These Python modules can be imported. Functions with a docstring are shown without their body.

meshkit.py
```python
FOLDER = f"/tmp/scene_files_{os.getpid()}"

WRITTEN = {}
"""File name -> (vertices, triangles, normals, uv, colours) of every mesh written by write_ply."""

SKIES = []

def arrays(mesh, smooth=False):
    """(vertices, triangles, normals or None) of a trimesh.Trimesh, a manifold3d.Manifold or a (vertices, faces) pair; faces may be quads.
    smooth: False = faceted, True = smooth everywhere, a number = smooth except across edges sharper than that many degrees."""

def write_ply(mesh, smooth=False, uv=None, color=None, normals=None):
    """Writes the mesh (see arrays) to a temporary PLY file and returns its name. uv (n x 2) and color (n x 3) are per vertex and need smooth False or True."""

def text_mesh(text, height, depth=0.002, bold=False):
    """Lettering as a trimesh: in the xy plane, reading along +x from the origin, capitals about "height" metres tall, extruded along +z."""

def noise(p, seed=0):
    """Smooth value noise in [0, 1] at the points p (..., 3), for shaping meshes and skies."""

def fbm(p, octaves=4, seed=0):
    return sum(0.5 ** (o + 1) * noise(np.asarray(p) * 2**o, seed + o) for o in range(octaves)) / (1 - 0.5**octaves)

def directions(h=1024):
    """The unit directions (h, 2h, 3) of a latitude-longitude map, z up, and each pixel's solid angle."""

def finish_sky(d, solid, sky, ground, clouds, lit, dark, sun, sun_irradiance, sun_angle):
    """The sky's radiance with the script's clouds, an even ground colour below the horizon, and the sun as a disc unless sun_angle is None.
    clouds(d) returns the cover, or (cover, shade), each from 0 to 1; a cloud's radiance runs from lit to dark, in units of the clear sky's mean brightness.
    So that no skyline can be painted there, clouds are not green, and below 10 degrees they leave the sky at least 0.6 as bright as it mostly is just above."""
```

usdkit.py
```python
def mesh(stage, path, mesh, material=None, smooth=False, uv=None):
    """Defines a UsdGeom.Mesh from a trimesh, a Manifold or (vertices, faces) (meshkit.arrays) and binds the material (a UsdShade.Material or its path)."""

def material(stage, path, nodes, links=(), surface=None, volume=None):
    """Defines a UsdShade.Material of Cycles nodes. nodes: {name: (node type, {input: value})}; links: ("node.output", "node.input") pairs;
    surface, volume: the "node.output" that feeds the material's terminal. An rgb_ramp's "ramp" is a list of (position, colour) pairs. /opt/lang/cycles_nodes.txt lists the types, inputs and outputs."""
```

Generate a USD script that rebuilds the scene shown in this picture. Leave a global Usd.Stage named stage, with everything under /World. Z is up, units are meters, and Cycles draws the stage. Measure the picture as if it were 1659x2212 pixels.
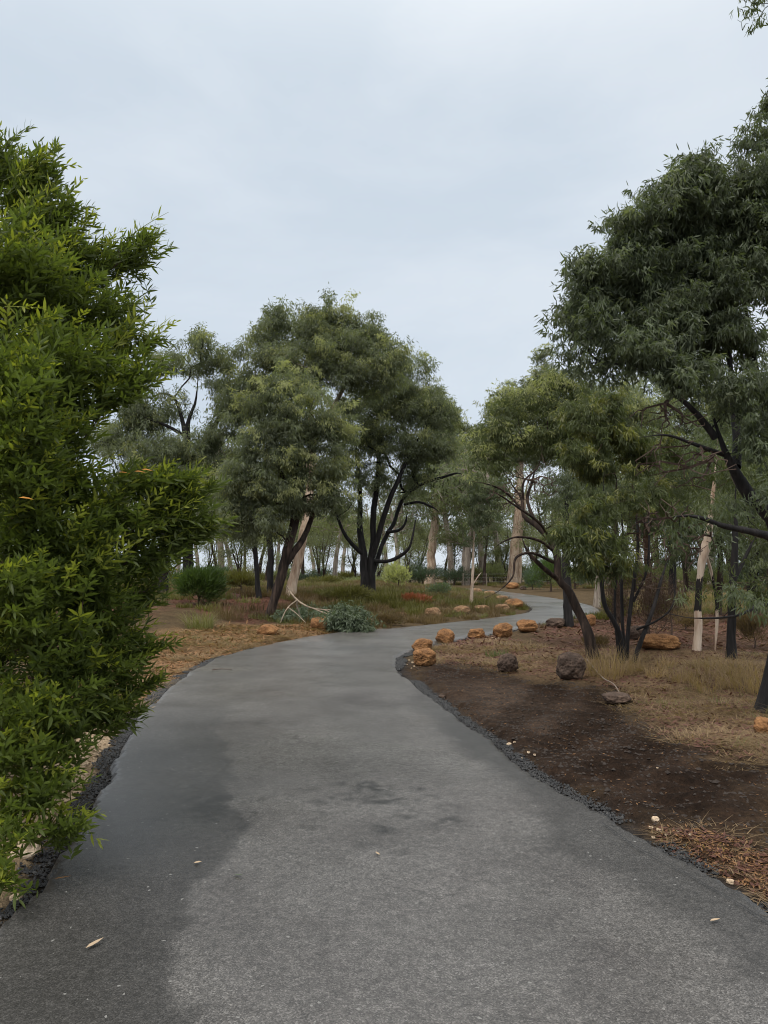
import math, random
import numpy as np, trimesh, shapely, usdkit, meshkit
from shapely.geometry import Polygon
from scipy.spatial import Delaunay
from scipy.interpolate import RegularGridInterpolator
from pxr import Usd, UsdGeom, UsdLux, UsdShade, Gf, Sdf, Vt

stage = Usd.Stage.CreateInMemory()
UsdGeom.Xform.Define(stage, '/World')
UsdGeom.SetStageUpAxis(stage, 'Z')
rng = np.random.default_rng(11)
random.seed(11)

# ------------------------------------------------------------ camera, sky, sun, exposure
CAM = np.array([0.0, 0.0, 1.6])
PITCH = math.atan(126 / 1661)
FOC = 1661.0                                   # focal length in units of a picture 1659 wide
cam = UsdGeom.Camera.Define(stage, '/World/camera')
cam.CreateHorizontalApertureAttr(24.0)
cam.CreateVerticalApertureAttr(32.0)
cam.CreateFocalLengthAttr(24.0 * FOC / 1659)
cam.CreateClippingRangeAttr((0.05, 10000.0))
cam.CreateExposureAttr(0.5)
cam.AddTranslateOp().Set(Gf.Vec3d(*CAM))
cam.AddRotateXOp().Set(90 + math.degrees(PITCH))

SUN_EL, SUN_AZ = math.radians(58), math.radians(215)     # azimuth = atan2(x, y) towards the sun
sun = UsdLux.DistantLight.Define(stage, '/World/sun')
sun.CreateIntensityAttr(0.4)
sun.CreateNormalizeAttr(True) if hasattr(sun, 'CreateNormalizeAttr') else None
sun.CreateAngleAttr(28.0)
sun.CreateColorAttr(Gf.Vec3f(1.0, 0.96, 0.9))
sun.AddRotateZOp().Set(-math.degrees(SUN_AZ))
sun.AddRotateXOp().Set(-(90 - math.degrees(SUN_EL)))

mat = lambda name, nodes, links, surface: usdkit.material(stage, '/World/Looks/' + name, nodes, links, surface=surface)
UsdGeom.Scope.Define(stage, '/World/Looks')
sky_m = mat('sky', {
    'sky': ('sky_texture', {'sky_type': 'single_scattering', 'sun_disc': False, 'sun_elevation': SUN_EL, 'sun_rotation': SUN_AZ}),
    'tc': ('texture_coordinate', {}),
    'mp': ('mapping', {'scale': (1.0, 1.0, 2.2), 'location': (3.1, 0.4, 0.7)}),
    'n': ('noise_texture', {'scale': 1.5, 'detail': 6.0, 'roughness': 0.56, 'distortion': 0.3}),
    'r': ('rgb_ramp', {'ramp': [(0.0, (4.75, 5.4, 6.2)), (0.38, (5.35, 6.05, 6.8)), (0.5, (6.0, 6.6, 7.25)), (0.62, (6.45, 6.95, 7.45)), (1.0, (6.8, 7.2, 7.6))]}),
    'sx': ('separate_xyz', {}),
    'zr': ('map_range', {'range_type': 'smoothstep', 'from_min': 0.52, 'from_max': 1.0, 'to_min': 0.0, 'to_max': 1.0, 'clamp': True}),
    'zt': ('rgb_ramp', {'ramp': [(0.0, (1.0, 1.0, 1.0)), (1.0, (2.95, 2.6, 2.2))]}),
    'mul': ('mix_color', {'blend_type': 'multiply', 'fac': 1.0}),
    'mx': ('mix_color', {'blend_type': 'mix', 'fac': 0.94}),
    'bg': ('background_shader', {'strength': 0.086})},
    [('tc.generated', 'mp.vector'), ('mp.vector', 'n.vector'), ('n.fac', 'r.fac'), ('tc.generated', 'sx.vector'), ('sx.z', 'zr.value'),
     ('zr.result', 'zt.fac'), ('r.color', 'mul.a'), ('zt.color', 'mul.b'),
     ('sky.color', 'mx.a'), ('mul.result', 'mx.b'), ('mx.result', 'bg.color')], 'bg.background')
dome = UsdLux.DomeLight.Define(stage, '/World/sky')
dome.CreateIntensityAttr(1.0)
UsdShade.MaterialBindingAPI.Apply(dome.GetPrim()).Bind(sky_m)
dome.GetPrim().SetCustomDataByKey('kind', 'structure')

# ------------------------------------------------------------ materials
def rock_mat(name, a, b, c, scale, pit=0.012):
    return mat(name, {
        'tc': ('texture_coordinate', {}),
        'n': ('noise_texture', {'scale': 3.5, 'detail': 6.0, 'roughness': 0.65}),
        'v': ('voronoi_texture', {'scale': scale}),
        'v2': ('noise_texture', {'scale': scale * 0.8, 'detail': 4.0, 'roughness': 0.7}),
        'r': ('rgb_ramp', {'ramp': [(0.3, c), (0.46, b), (0.64, a)]}),
        'r2': ('rgb_ramp', {'ramp': [(0.0, (0.25, 0.2, 0.17)), (0.28, (0.75, 0.7, 0.66)), (0.75, (1.25, 1.2, 1.15))]}),
        'mu': ('mix_color', {'blend_type': 'multiply', 'fac': 0.85}),
        'pr': ('rgb_ramp', {'ramp': [(0.0, (0.22, 0.19, 0.17)), (0.16, (0.45, 0.42, 0.4)), (0.34, (1.05, 1.05, 1.05)), (1.0, (1.25, 1.25, 1.25))]}),
        'mp_': ('mix_color', {'blend_type': 'multiply', 'fac': 0.9}),
        'ad': ('math', {'math_type': 'add'}),
        'b': ('bump', {'strength': 1.0, 'distance': pit}),
        'p': ('principled_bsdf', {'roughness': 0.85, 'specular_ior_level': 0.3})},
        [('tc.object', 'n.vector'), ('tc.object', 'v.vector'), ('tc.object', 'v2.vector'), ('n.fac', 'r.fac'), ('v2.fac', 'r2.fac'), ('r.color', 'mu.a'), ('r2.color', 'mu.b'),
         ('v.distance', 'ad.value1'), ('v2.fac', 'ad.value2'), ('ad.value', 'b.height'), ('b.normal', 'p.normal'), ('v.distance', 'pr.fac'), ('mu.result', 'mp_.a'), ('pr.color', 'mp_.b'), ('mp_.result', 'p.base_color')], 'p.BSDF')

def bark_mat(name, a, b, c, rough=0.85, sx=9.0, sz=1.6, spots=None, ramp=(0.32, 0.5, 0.68), dist=0.02):
    nodes = {
        'tc': ('texture_coordinate', {}),
        'mp': ('mapping', {'scale': (sx, sx, sz)}),
        'n': ('noise_texture', {'scale': 1.0, 'detail': 6.0, 'roughness': 0.65, 'distortion': 0.4}),
        'mp2': ('mapping', {'scale': (sx * 3.5, sx * 3.5, sz * 1.5)}),
        'n2': ('noise_texture', {'scale': 1.0, 'detail': 5.0, 'roughness': 0.7}),
        'r': ('rgb_ramp', {'ramp': [(ramp[0], c), (ramp[1], b), (ramp[2], a)]}),
        'r2': ('rgb_ramp', {'ramp': [(0.3, (0.55, 0.52, 0.5)), (0.6, (1.1, 1.1, 1.1))]}),
        'mu': ('mix_color', {'blend_type': 'multiply', 'fac': 0.8}),
        'b': ('bump', {'strength': 0.9, 'distance': dist}),
        'p': ('principled_bsdf', {'roughness': rough, 'specular_ior_level': 0.25})}
    links = [('tc.object', 'mp.vector'), ('mp.vector', 'n.vector'), ('tc.object', 'mp2.vector'), ('mp2.vector', 'n2.vector'), ('n.fac', 'r.fac'), ('n2.fac', 'r2.fac'),
             ('r.color', 'mu.a'), ('r2.color', 'mu.b'), ('n2.fac', 'b.height'), ('b.normal', 'p.normal')]
    if spots:
        nodes['n3'] = ('noise_texture', {'scale': spots[0], 'detail': 3.0, 'roughness': 0.6})
        nodes['r3'] = ('rgb_ramp', {'ramp': [(spots[1], (0, 0, 0)), (spots[1] + 0.05, (1, 1, 1))]})
        nodes['mx'] = ('mix_color', {'blend_type': 'mix', 'b': spots[2]})
        links += [('tc.object', 'n3.vector'), ('n3.fac', 'r3.fac'), ('r3.color', 'mx.fac'), ('mu.result', 'mx.a'), ('mx.result', 'p.base_color')]
    else:
        links.append(('mu.result', 'p.base_color'))
    return mat(name, nodes, links, 'p.BSDF')

def leaf_mat(name, ramp, trans=0.25, rough=0.42, spec=0.5, var=0.3):
    n = len(ramp)
    return mat(name, {
        'g': ('geometry', {}), 'o': ('object_info', {}),
        'r': ('rgb_ramp', {'ramp': [(i / (n - 1), c) for i, c in enumerate(ramp)]}),
        'mr': ('map_range', {'from_min': 0.0, 'from_max': 1.0, 'to_min': 1 - var, 'to_max': 1 + var}),
        'h': ('hsv', {}),
        'p': ('principled_bsdf', {'roughness': rough, 'specular_ior_level': spec}),
        't': ('translucent_bsdf', {}),
        'gm': ('mix_color', {'blend_type': 'multiply', 'fac': 1.0, 'b': (1.5, 1.6, 0.7)}),
        'm': ('mix_closure', {'fac': trans})},
        [('g.random_per_island', 'r.fac'), ('o.random', 'mr.value'), ('mr.result', 'h.value'), ('r.color', 'h.color'), ('h.color', 'p.base_color'),
         ('h.color', 'gm.a'), ('gm.result', 't.color'), ('p.BSDF', 'm.closure1'), ('t.BSDF', 'm.closure2')], 'm.closure')

def plain_mat(name, col, rough=0.8, var=0.35, scale=30.0, spec=0.3):
    d = tuple(c * (1 - var) for c in col); e = tuple(c * (1 + var) for c in col)
    return mat(name, {'tc': ('texture_coordinate', {}), 'n': ('noise_texture', {'scale': scale, 'detail': 4.0}),
                      'r': ('rgb_ramp', {'ramp': [(0.3, d), (0.7, e)]}), 'b': ('bump', {'strength': 0.5, 'distance': 0.01}),
                      'p': ('principled_bsdf', {'roughness': rough, 'specular_ior_level': spec})},
               [('tc.object', 'n.vector'), ('n.fac', 'r.fac'), ('r.color', 'p.base_color'), ('n.fac', 'b.height'), ('b.normal', 'p.normal')], 'p.BSDF')

M = {}
M['rock_orange'] = rock_mat('rock_orange', (0.31, 0.168, 0.072), (0.20, 0.10, 0.041), (0.075, 0.04, 0.021), 34)
M['rock_tan'] = rock_mat('rock_tan', (0.31, 0.205, 0.12), (0.20, 0.12, 0.066), (0.08, 0.05, 0.03), 30)
M['rock_brown'] = rock_mat('rock_brown', (0.115, 0.08, 0.06), (0.065, 0.045, 0.035), (0.035, 0.025, 0.02), 24)
M['rock_cream'] = rock_mat('rock_cream', (0.62, 0.53, 0.42), (0.48, 0.38, 0.27), (0.28, 0.19, 0.12), 30)
M['bark_black'] = bark_mat('bark_black', (0.035, 0.030, 0.030), (0.016, 0.014, 0.014), (0.008, 0.007, 0.007), 0.7)
M['bark_dark'] = bark_mat('bark_dark', (0.095, 0.064, 0.048), (0.032, 0.021, 0.016), (0.010, 0.007, 0.006), 0.8)
M['bark_brown'] = bark_mat('bark_brown', (0.25, 0.155, 0.10), (0.10, 0.058, 0.037), (0.03, 0.019, 0.014), 0.85)
M['bark_pale'] = bark_mat('bark_pale', (0.56, 0.46, 0.36), (0.46, 0.345, 0.255), (0.26, 0.17, 0.115), 0.75, 5.0, 1.2, (5.0, 0.66, (0.10, 0.06, 0.045)))
M['bark_far'] = bark_mat('bark_far', (0.42, 0.37, 0.31), (0.28, 0.235, 0.195), (0.12, 0.095, 0.075), 0.8, 4.0, 0.8, (3.0, 0.63, (0.09, 0.06, 0.05)))
M['bark_burnt_white'] = bark_mat('bark_burnt_white', (0.62, 0.52, 0.43), (0.52, 0.41, 0.32), (0.30, 0.19, 0.13), 0.75, 8.0, 1.5, (7.0, 0.62, (0.03, 0.022, 0.018)))
M['twig'] = plain_mat('twig', (0.075, 0.05, 0.038), 0.85)
M['twig_grey'] = plain_mat('twig_grey', (0.20, 0.16, 0.13), 0.85)
M['bleached'] = plain_mat('bleached', (0.25, 0.195, 0.145), 0.8, 0.4, 9.0)
M['leaf_bright'] = leaf_mat('leaf_bright', [(0.080, 0.106, 0.026), (0.140, 0.170, 0.037), (0.20, 0.226, 0.052), (0.108, 0.136, 0.031)], 0.45, 0.45, 0.3, 0.2)
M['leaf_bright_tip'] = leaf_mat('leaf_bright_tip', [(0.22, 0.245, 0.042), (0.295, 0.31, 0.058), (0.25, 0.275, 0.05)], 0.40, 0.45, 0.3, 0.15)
M['leaf_orange'] = plain_mat('leaf_orange', (0.38, 0.16, 0.025), 0.6, 0.2)
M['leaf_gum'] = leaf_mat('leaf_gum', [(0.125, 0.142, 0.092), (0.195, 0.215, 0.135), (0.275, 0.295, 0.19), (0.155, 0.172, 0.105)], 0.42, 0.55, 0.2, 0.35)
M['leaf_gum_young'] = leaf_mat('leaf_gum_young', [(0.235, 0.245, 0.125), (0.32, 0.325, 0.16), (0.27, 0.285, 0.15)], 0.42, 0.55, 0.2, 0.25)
M['leaf_dark'] = leaf_mat('leaf_dark', [(0.082, 0.10, 0.058), (0.13, 0.152, 0.082), (0.205, 0.222, 0.13), (0.105, 0.128, 0.072)], 0.36, 0.45, 0.32, 0.3)
M['leaf_hang'] = leaf_mat('leaf_hang', [(0.075, 0.090, 0.040), (0.120, 0.138, 0.060), (0.17, 0.185, 0.085), (0.096, 0.112, 0.052)], 0.38, 0.5, 0.25, 0.3)
M['leaf_yellow'] = leaf_mat('leaf_yellow', [(0.13, 0.135, 0.035), (0.20, 0.18, 0.045), (0.16, 0.16, 0.05)], 0.3, 0.42, 0.45, 0.25)
M['leaf_dry'] = leaf_mat('leaf_dry', [(0.075, 0.045, 0.032), (0.12, 0.07, 0.045), (0.05, 0.035, 0.028)], 0.1, 0.6, 0.3, 0.3)
M['leaf_far'] = leaf_mat('leaf_far', [(0.15, 0.165, 0.09), (0.21, 0.225, 0.125), (0.27, 0.275, 0.16)], 0.42, 0.55, 0.25, 0.3)  # leaf colour lightened to stand in for distance haze
M['leaf_grey'] = leaf_mat('leaf_grey', [(0.085, 0.11, 0.066), (0.14, 0.165, 0.105), (0.21, 0.23, 0.16), (0.06, 0.08, 0.05)], 0.2, 0.5, 0.4, 0.2)
M['shrub_green'] = leaf_mat('shrub_green', [(0.055, 0.09, 0.022), (0.085, 0.125, 0.03), (0.12, 0.15, 0.045)], 0.25, 0.5, 0.35, 0.2)
M['shrub_grey'] = leaf_mat('shrub_grey', [(0.060, 0.085, 0.055), (0.09, 0.115, 0.075), (0.12, 0.145, 0.095)], 0.2, 0.5, 0.35, 0.2)
M['heath_green'] = leaf_mat('heath_green', [(0.10, 0.095, 0.028), (0.15, 0.14, 0.042), (0.20, 0.175, 0.06)], 0.2, 0.6, 0.3, 0.3)
M['heath_brown'] = leaf_mat('heath_brown', [(0.12, 0.082, 0.042), (0.18, 0.12, 0.06), (0.24, 0.175, 0.085)], 0.2, 0.6, 0.3, 0.3)
M['heath_red'] = leaf_mat('heath_red', [(0.20, 0.062, 0.032), (0.27, 0.085, 0.04), (0.15, 0.06, 0.035)], 0.2, 0.6, 0.3, 0.2)
M['straw'] = leaf_mat('straw', [(0.23, 0.16, 0.09), (0.38, 0.285, 0.175), (0.52, 0.41, 0.27), (0.28, 0.185, 0.105)], 0.25, 0.6, 0.3, 0.25)
M['straw_green'] = leaf_mat('straw_green', [(0.13, 0.13, 0.05), (0.20, 0.18, 0.075), (0.30, 0.24, 0.12)], 0.25, 0.6, 0.3, 0.25)
M['litter'] = leaf_mat('litter', [(0.10, 0.042, 0.028), (0.18, 0.085, 0.05), (0.07, 0.04, 0.028), (0.28, 0.17, 0.10), (0.14, 0.06, 0.04)], 0.05, 0.6, 0.3, 0.1)
M['chips'] = leaf_mat('chips', [(0.22, 0.115, 0.05), (0.30, 0.18, 0.09), (0.15, 0.08, 0.04), (0.40, 0.29, 0.17), (0.10, 0.06, 0.036)], 0.02, 0.7, 0.25, 0.1)
M['clod'] = leaf_mat('clod', [(0.022, 0.014, 0.0095), (0.04, 0.026, 0.018), (0.068, 0.045, 0.032), (0.03, 0.02, 0.014)], 0.0, 0.65, 0.35, 0.1)
M['crumb'] = leaf_mat('crumb', [(0.016, 0.016, 0.017), (0.026, 0.026, 0.028), (0.042, 0.042, 0.044)], 0.0, 0.55, 0.5, 0.1)
M['limestone'] = leaf_mat('limestone', [(0.40, 0.30, 0.20), (0.55, 0.45, 0.33), (0.68, 0.60, 0.48)], 0.0, 0.85, 0.3, 0.1)
M['bark_white_charred'] = mat('bark_white_charred', {
    'tc': ('texture_coordinate', {}), 'sx': ('separate_xyz', {}),
    'mp': ('mapping', {'scale': (8.0, 8.0, 1.6)}), 'n': ('noise_texture', {'scale': 1.0, 'detail': 6.0, 'roughness': 0.65}),
    'r': ('rgb_ramp', {'ramp': [(0.3, (0.30, 0.19, 0.13)), (0.5, (0.52, 0.41, 0.32)), (0.7, (0.62, 0.52, 0.43))]}),
    'mp2': ('mapping', {'scale': (11.0, 11.0, 3.0)}), 'n2': ('noise_texture', {'scale': 1.0, 'detail': 5.0, 'roughness': 0.7}),
    'ns': ('math', {'math_type': 'multiply_add', 'value2': 1.6}),
    'zz': ('rgb_ramp', {'ramp': [(0.0, (0, 0, 0)), (0.40, (0.05, 0.05, 0.05)), (0.47, (0.75, 0.75, 0.75)), (0.62, (0.8, 0.8, 0.8)), (0.72, (0.3, 0.3, 0.3)), (0.85, (0.12, 0.12, 0.12)), (1, (0.08, 0.08, 0.08))]}),
    'zm': ('map_range', {'from_min': 0.0, 'from_max': 2.2, 'to_min': 0.18, 'to_max': 1.0, 'clamp': True}),
    'gt': ('map_range', {'from_min': 1.28, 'from_max': 1.36, 'to_min': 0.0, 'to_max': 1.0, 'clamp': True}),
    'mx': ('mix_color', {'b': (0.02, 0.017, 0.016)}), 'b': ('bump', {'strength': 0.9, 'distance': 0.012}),
    'p': ('principled_bsdf', {'roughness': 0.8, 'specular_ior_level': 0.25})},
    [('tc.object', 'sx.vector'), ('tc.object', 'mp.vector'), ('mp.vector', 'n.vector'), ('n.fac', 'r.fac'), ('tc.object', 'mp2.vector'), ('mp2.vector', 'n2.vector'),
     ('sx.z', 'zm.value'), ('zm.result', 'zz.fac'), ('n2.fac', 'ns.value1'), ('zz.color', 'ns.value3'), ('ns.value', 'gt.value'), ('gt.result', 'mx.fac'), ('r.color', 'mx.a'),
     ('mx.result', 'p.base_color'), ('n2.fac', 'b.height'), ('b.normal', 'p.normal')], 'p.BSDF')
M['metal'] = plain_mat('metal', (0.18, 0.18, 0.17), 0.5)

M['ground'] = mat('ground', {
    'a': ('attribute', {'attribute': 'albedo'}), 'g': ('geometry', {}),
    'n1': ('noise_texture', {'scale': 22.0, 'detail': 8.0, 'roughness': 0.7}),
    'n2': ('noise_texture', {'scale': 2.2, 'detail': 5.0, 'roughness': 0.65}),
    'v': ('voronoi_texture', {'scale': 55.0}),
    'r1': ('rgb_ramp', {'ramp': [(0.28, (0.42, 0.40, 0.38)), (0.5, (1.0, 0.98, 0.95)), (0.72, (1.7, 1.62, 1.5))]}),
    'r2': ('rgb_ramp', {'ramp': [(0.3, (0.68, 0.66, 0.64)), (0.7, (1.32, 1.3, 1.26))]}),
    'm1': ('mix_color', {'blend_type': 'multiply', 'fac': 1.0}), 'm2': ('mix_color', {'blend_type': 'multiply', 'fac': 1.0}),
    'ad': ('math', {'math_type': 'multiply_add', 'value2': 0.4}),
    'b': ('bump', {'strength': 1.0, 'distance': 0.035}),
    'p': ('principled_bsdf', {'roughness': 0.95, 'specular_ior_level': 0.12})},
    [('g.position', 'n1.vector'), ('g.position', 'n2.vector'), ('g.position', 'v.vector'), ('n1.fac', 'r1.fac'), ('n2.fac', 'r2.fac'),
     ('a.color', 'm1.a'), ('r1.color', 'm1.b'), ('m1.result', 'm2.a'), ('r2.color', 'm2.b'), ('m2.result', 'p.base_color'),
     ('v.distance', 'ad.value1'), ('n1.fac', 'ad.value3'), ('ad.value', 'b.height'), ('b.normal', 'p.normal')], 'p.BSDF')

M['asphalt'] = mat('asphalt', {
    'a': ('attribute', {'attribute': 'wear_sheen'}), 'sep': ('separate_color', {'color_type': 'rgb'}), 'g': ('geometry', {}),
    'v': ('voronoi_texture', {'scale': 190.0, 'feature': 'f1'}),
    'vc': ('separate_color', {'color_type': 'rgb'}),
    'v5': ('voronoi_texture', {'scale': 90.0, 'feature': 'f1'}),
    'v5c': ('separate_color', {'color_type': 'rgb'}),
    'fl': ('math', {'math_type': 'greater_than', 'value2': 0.998}),
    'n': ('noise_texture', {'scale': 0.9, 'detail': 7.0, 'roughness': 0.65}),
    'n3': ('noise_texture', {'scale': 26.0, 'detail': 6.0, 'roughness': 0.75}),
    'st': ('rgb_ramp', {'ramp': [(0.0, (0.034, 0.032, 0.0305)), (0.45, (0.058, 0.0545, 0.052)), (0.8, (0.085, 0.080, 0.076)), (1.0, (0.13, 0.124, 0.118))]}),
    'rn': ('rgb_ramp', {'ramp': [(0.3, (0.62, 0.60, 0.60)), (0.44, (0.88, 0.87, 0.87)), (0.55, (1.05, 1.05, 1.05)), (0.7, (1.3, 1.3, 1.31))]}),
    'rn3': ('rgb_ramp', {'ramp': [(0.34, (0.62, 0.62, 0.62)), (0.62, (1.2, 1.2, 1.2))]}),
    'm1': ('mix_color', {'blend_type': 'multiply', 'fac': 1.0}), 'm2': ('mix_color', {'blend_type': 'multiply', 'fac': 1.0}),
    'm3': ('mix_color', {'blend_type': 'multiply', 'fac': 1.0}), 'wc': ('combine_xyz', {}),
    'm4': ('mix_color', {'blend_type': 'mix', 'b': (0.20, 0.195, 0.185)}),
    'b': ('bump', {'strength': 0.3, 'distance': 0.004}),
    'p': ('principled_bsdf', {'specular_ior_level': 0.5})},
    [('g.position', 'v.vector'), ('g.position', 'n.vector'), ('g.position', 'n3.vector'), ('g.position', 'v5.vector'), ('v5.color', 'v5c.color'), ('v5c.g', 'fl.value1'),
     ('a.color', 'sep.color'), ('v.color', 'vc.color'), ('vc.r', 'st.fac'), ('n.fac', 'rn.fac'), ('n3.fac', 'rn3.fac'),
     ('st.color', 'm1.a'), ('rn.color', 'm1.b'), ('m1.result', 'm2.a'), ('rn3.color', 'm2.b'), ('sep.r', 'wc.x'), ('sep.r', 'wc.y'), ('sep.r', 'wc.z'),
     ('m2.result', 'm3.a'), ('wc.vector', 'm3.b'), ('m3.result', 'm4.a'), ('fl.value', 'm4.fac'), ('m4.result', 'p.base_color'), ('sep.g', 'p.roughness'), ('v.distance', 'b.height'), ('b.normal', 'p.normal')], 'p.BSDF')

# ------------------------------------------------------------ scene helpers
names = {}
def numbered(parent, name):
    k = (parent, name); i = names.get(k, -1) + 1; names[k] = i
    return f'{parent}/{name}' if i == 0 else f'{parent}/{name}_{i:03d}'

def tag(prim, label=None, cat=None, group=None, kind=None):
    for k, v in (('label', label), ('category', cat), ('group', group), ('kind', kind)):
        if v:
            prim.SetCustomDataByKey(k, v)
    return prim

class Thing:
    def __init__(self, name, label, cat, loc=(0, 0, 0), group=None, kind=None):
        self.path = numbered('/World', name); self.o = np.array(loc, float)
        x = UsdGeom.Xform.Define(stage, self.path); x.AddTranslateOp().Set(Gf.Vec3d(*map(float, loc)))
        self.prim = tag(x.GetPrim(), label, cat, group, kind)
    def part(self, name, mesh, m, parent=None, smooth=False, label=None, kind=None):
        v, f = mesh_arrays(mesh)
        if len(f) == 0:
            return None
        p = numbered(parent or self.path, name)
        u = usdkit.mesh(stage, p, (v - self.o, f), M[m], smooth=smooth)
        tag(u.GetPrim(), label, None, None, kind)
        return p

def mesh_arrays(mesh):
    if hasattr(mesh, 'vertices'):
        return np.array(mesh.vertices, float), np.array(mesh.faces, int)
    v, f = mesh
    f = np.asarray(f, int)
    if f.ndim == 2 and f.shape[1] == 4:
        f = np.vstack([f[:, [0, 1, 2]], f[:, [0, 2, 3]]])
    return np.asarray(v, float), f

def single(name, mesh, m, label=None, cat=None, group=None, kind=None, loc=None, smooth=False):
    v, f = mesh_arrays(mesh)
    loc = v.mean(0) * [1, 1, 0] + [0, 0, v[:, 2].min()] if loc is None else np.array(loc, float)
    p = numbered('/World', name)
    u = usdkit.mesh(stage, p, (v - loc, f), M[m], smooth=smooth)
    u.AddTranslateOp().Set(Gf.Vec3d(*map(float, loc)))
    tag(u.GetPrim(), label, cat, group, kind)
    return u

def join(meshes):
    vs, fs, n = [], [], 0
    for m in meshes:
        v, f = mesh_arrays(m)
        vs.append(v); fs.append(f + n); n += len(v)
    return (np.vstack(vs), np.vstack(fs)) if vs else (np.zeros((0, 3)), np.zeros((0, 3), int))

def instancer(path, protos, pos, quat, scale, idx, kind='stuff', names_=('leaf_spray',)):
    pi = UsdGeom.PointInstancer.Define(stage, path)
    tag(pi.GetPrim(), kind=kind)
    rel = pi.CreatePrototypesRel()
    for k, (mesh, m) in enumerate(protos):
        p = numbered(path, names_[k % len(names_)])
        usdkit.mesh(stage, p, mesh, M[m], smooth=False)
        rel.AddTarget(p)
    pi.CreatePositionsAttr(Vt.Vec3fArray.FromNumpy(np.asarray(pos, np.float32)))
    pi.CreateScalesAttr(Vt.Vec3fArray.FromNumpy(np.repeat(np.asarray(scale, np.float32)[:, None], 3, 1) if np.ndim(scale) == 1 else np.asarray(scale, np.float32)))
    pi.CreateOrientationsAttr(Vt.QuathArray([Gf.Quath(float(a), float(b), float(c), float(d)) for a, b, c, d in quat]))
    pi.CreateProtoIndicesAttr(Vt.IntArray.FromNumpy(np.asarray(idx, np.int32)))
    return pi

def quat_z(a, tilt=None, r=rng):
    """Turns about z by a, then leans by a small random tilt."""
    n = len(a); q = np.stack([np.cos(a / 2), 0 * a, 0 * a, np.sin(a / 2)], 1)
    if tilt:
        ax = r.uniform(0, 2 * np.pi, n); t = r.normal(0, tilt, n)
        q2 = np.stack([np.cos(t / 2), np.sin(t / 2) * np.cos(ax), np.sin(t / 2) * np.sin(ax), 0 * t], 1)
        w1, x1, y1, z1 = q2.T; w2, x2, y2, z2 = q.T
        q = np.stack([w1*w2-x1*x2-y1*y2-z1*z2, w1*x2+x1*w2+y1*z2-z1*y2, w1*y2-x1*z2+y1*w2+z1*x2, w1*z2+x1*y2-y1*x2+z1*w2], 1)
    return q

def quat_frame(X, up):
    X = X / np.linalg.norm(X, axis=1, keepdims=True)
    Y = np.cross(up, X); Y /= np.linalg.norm(Y, axis=1, keepdims=True) + 1e-9
    Z = np.cross(X, Y)
    from scipy.spatial.transform import Rotation
    q = Rotation.from_matrix(np.stack([X, Y, Z], 2)).as_quat()
    return q[:, [3, 0, 1, 2]]

# pixel of the 1659 x 2212 picture -> ray
def ray(px, py):
    dx, dy = (px - 829.5) / FOC, -(py - 1106) / FOC
    d = np.array([dx, math.cos(PITCH) - dy * math.sin(PITCH), math.sin(PITCH) + dy * math.cos(PITCH)])
    return d
def P(px, py, y):
    d = ray(px, py); return CAM + d * (y / d[1])
def flat(px, py):
    d = ray(px, py); return (CAM + d * (CAM[2] / -d[2]))[:2]
def smooth01(x):
    x = np.clip(x, 0, 1); return x * x * (3 - 2 * x)

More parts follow.
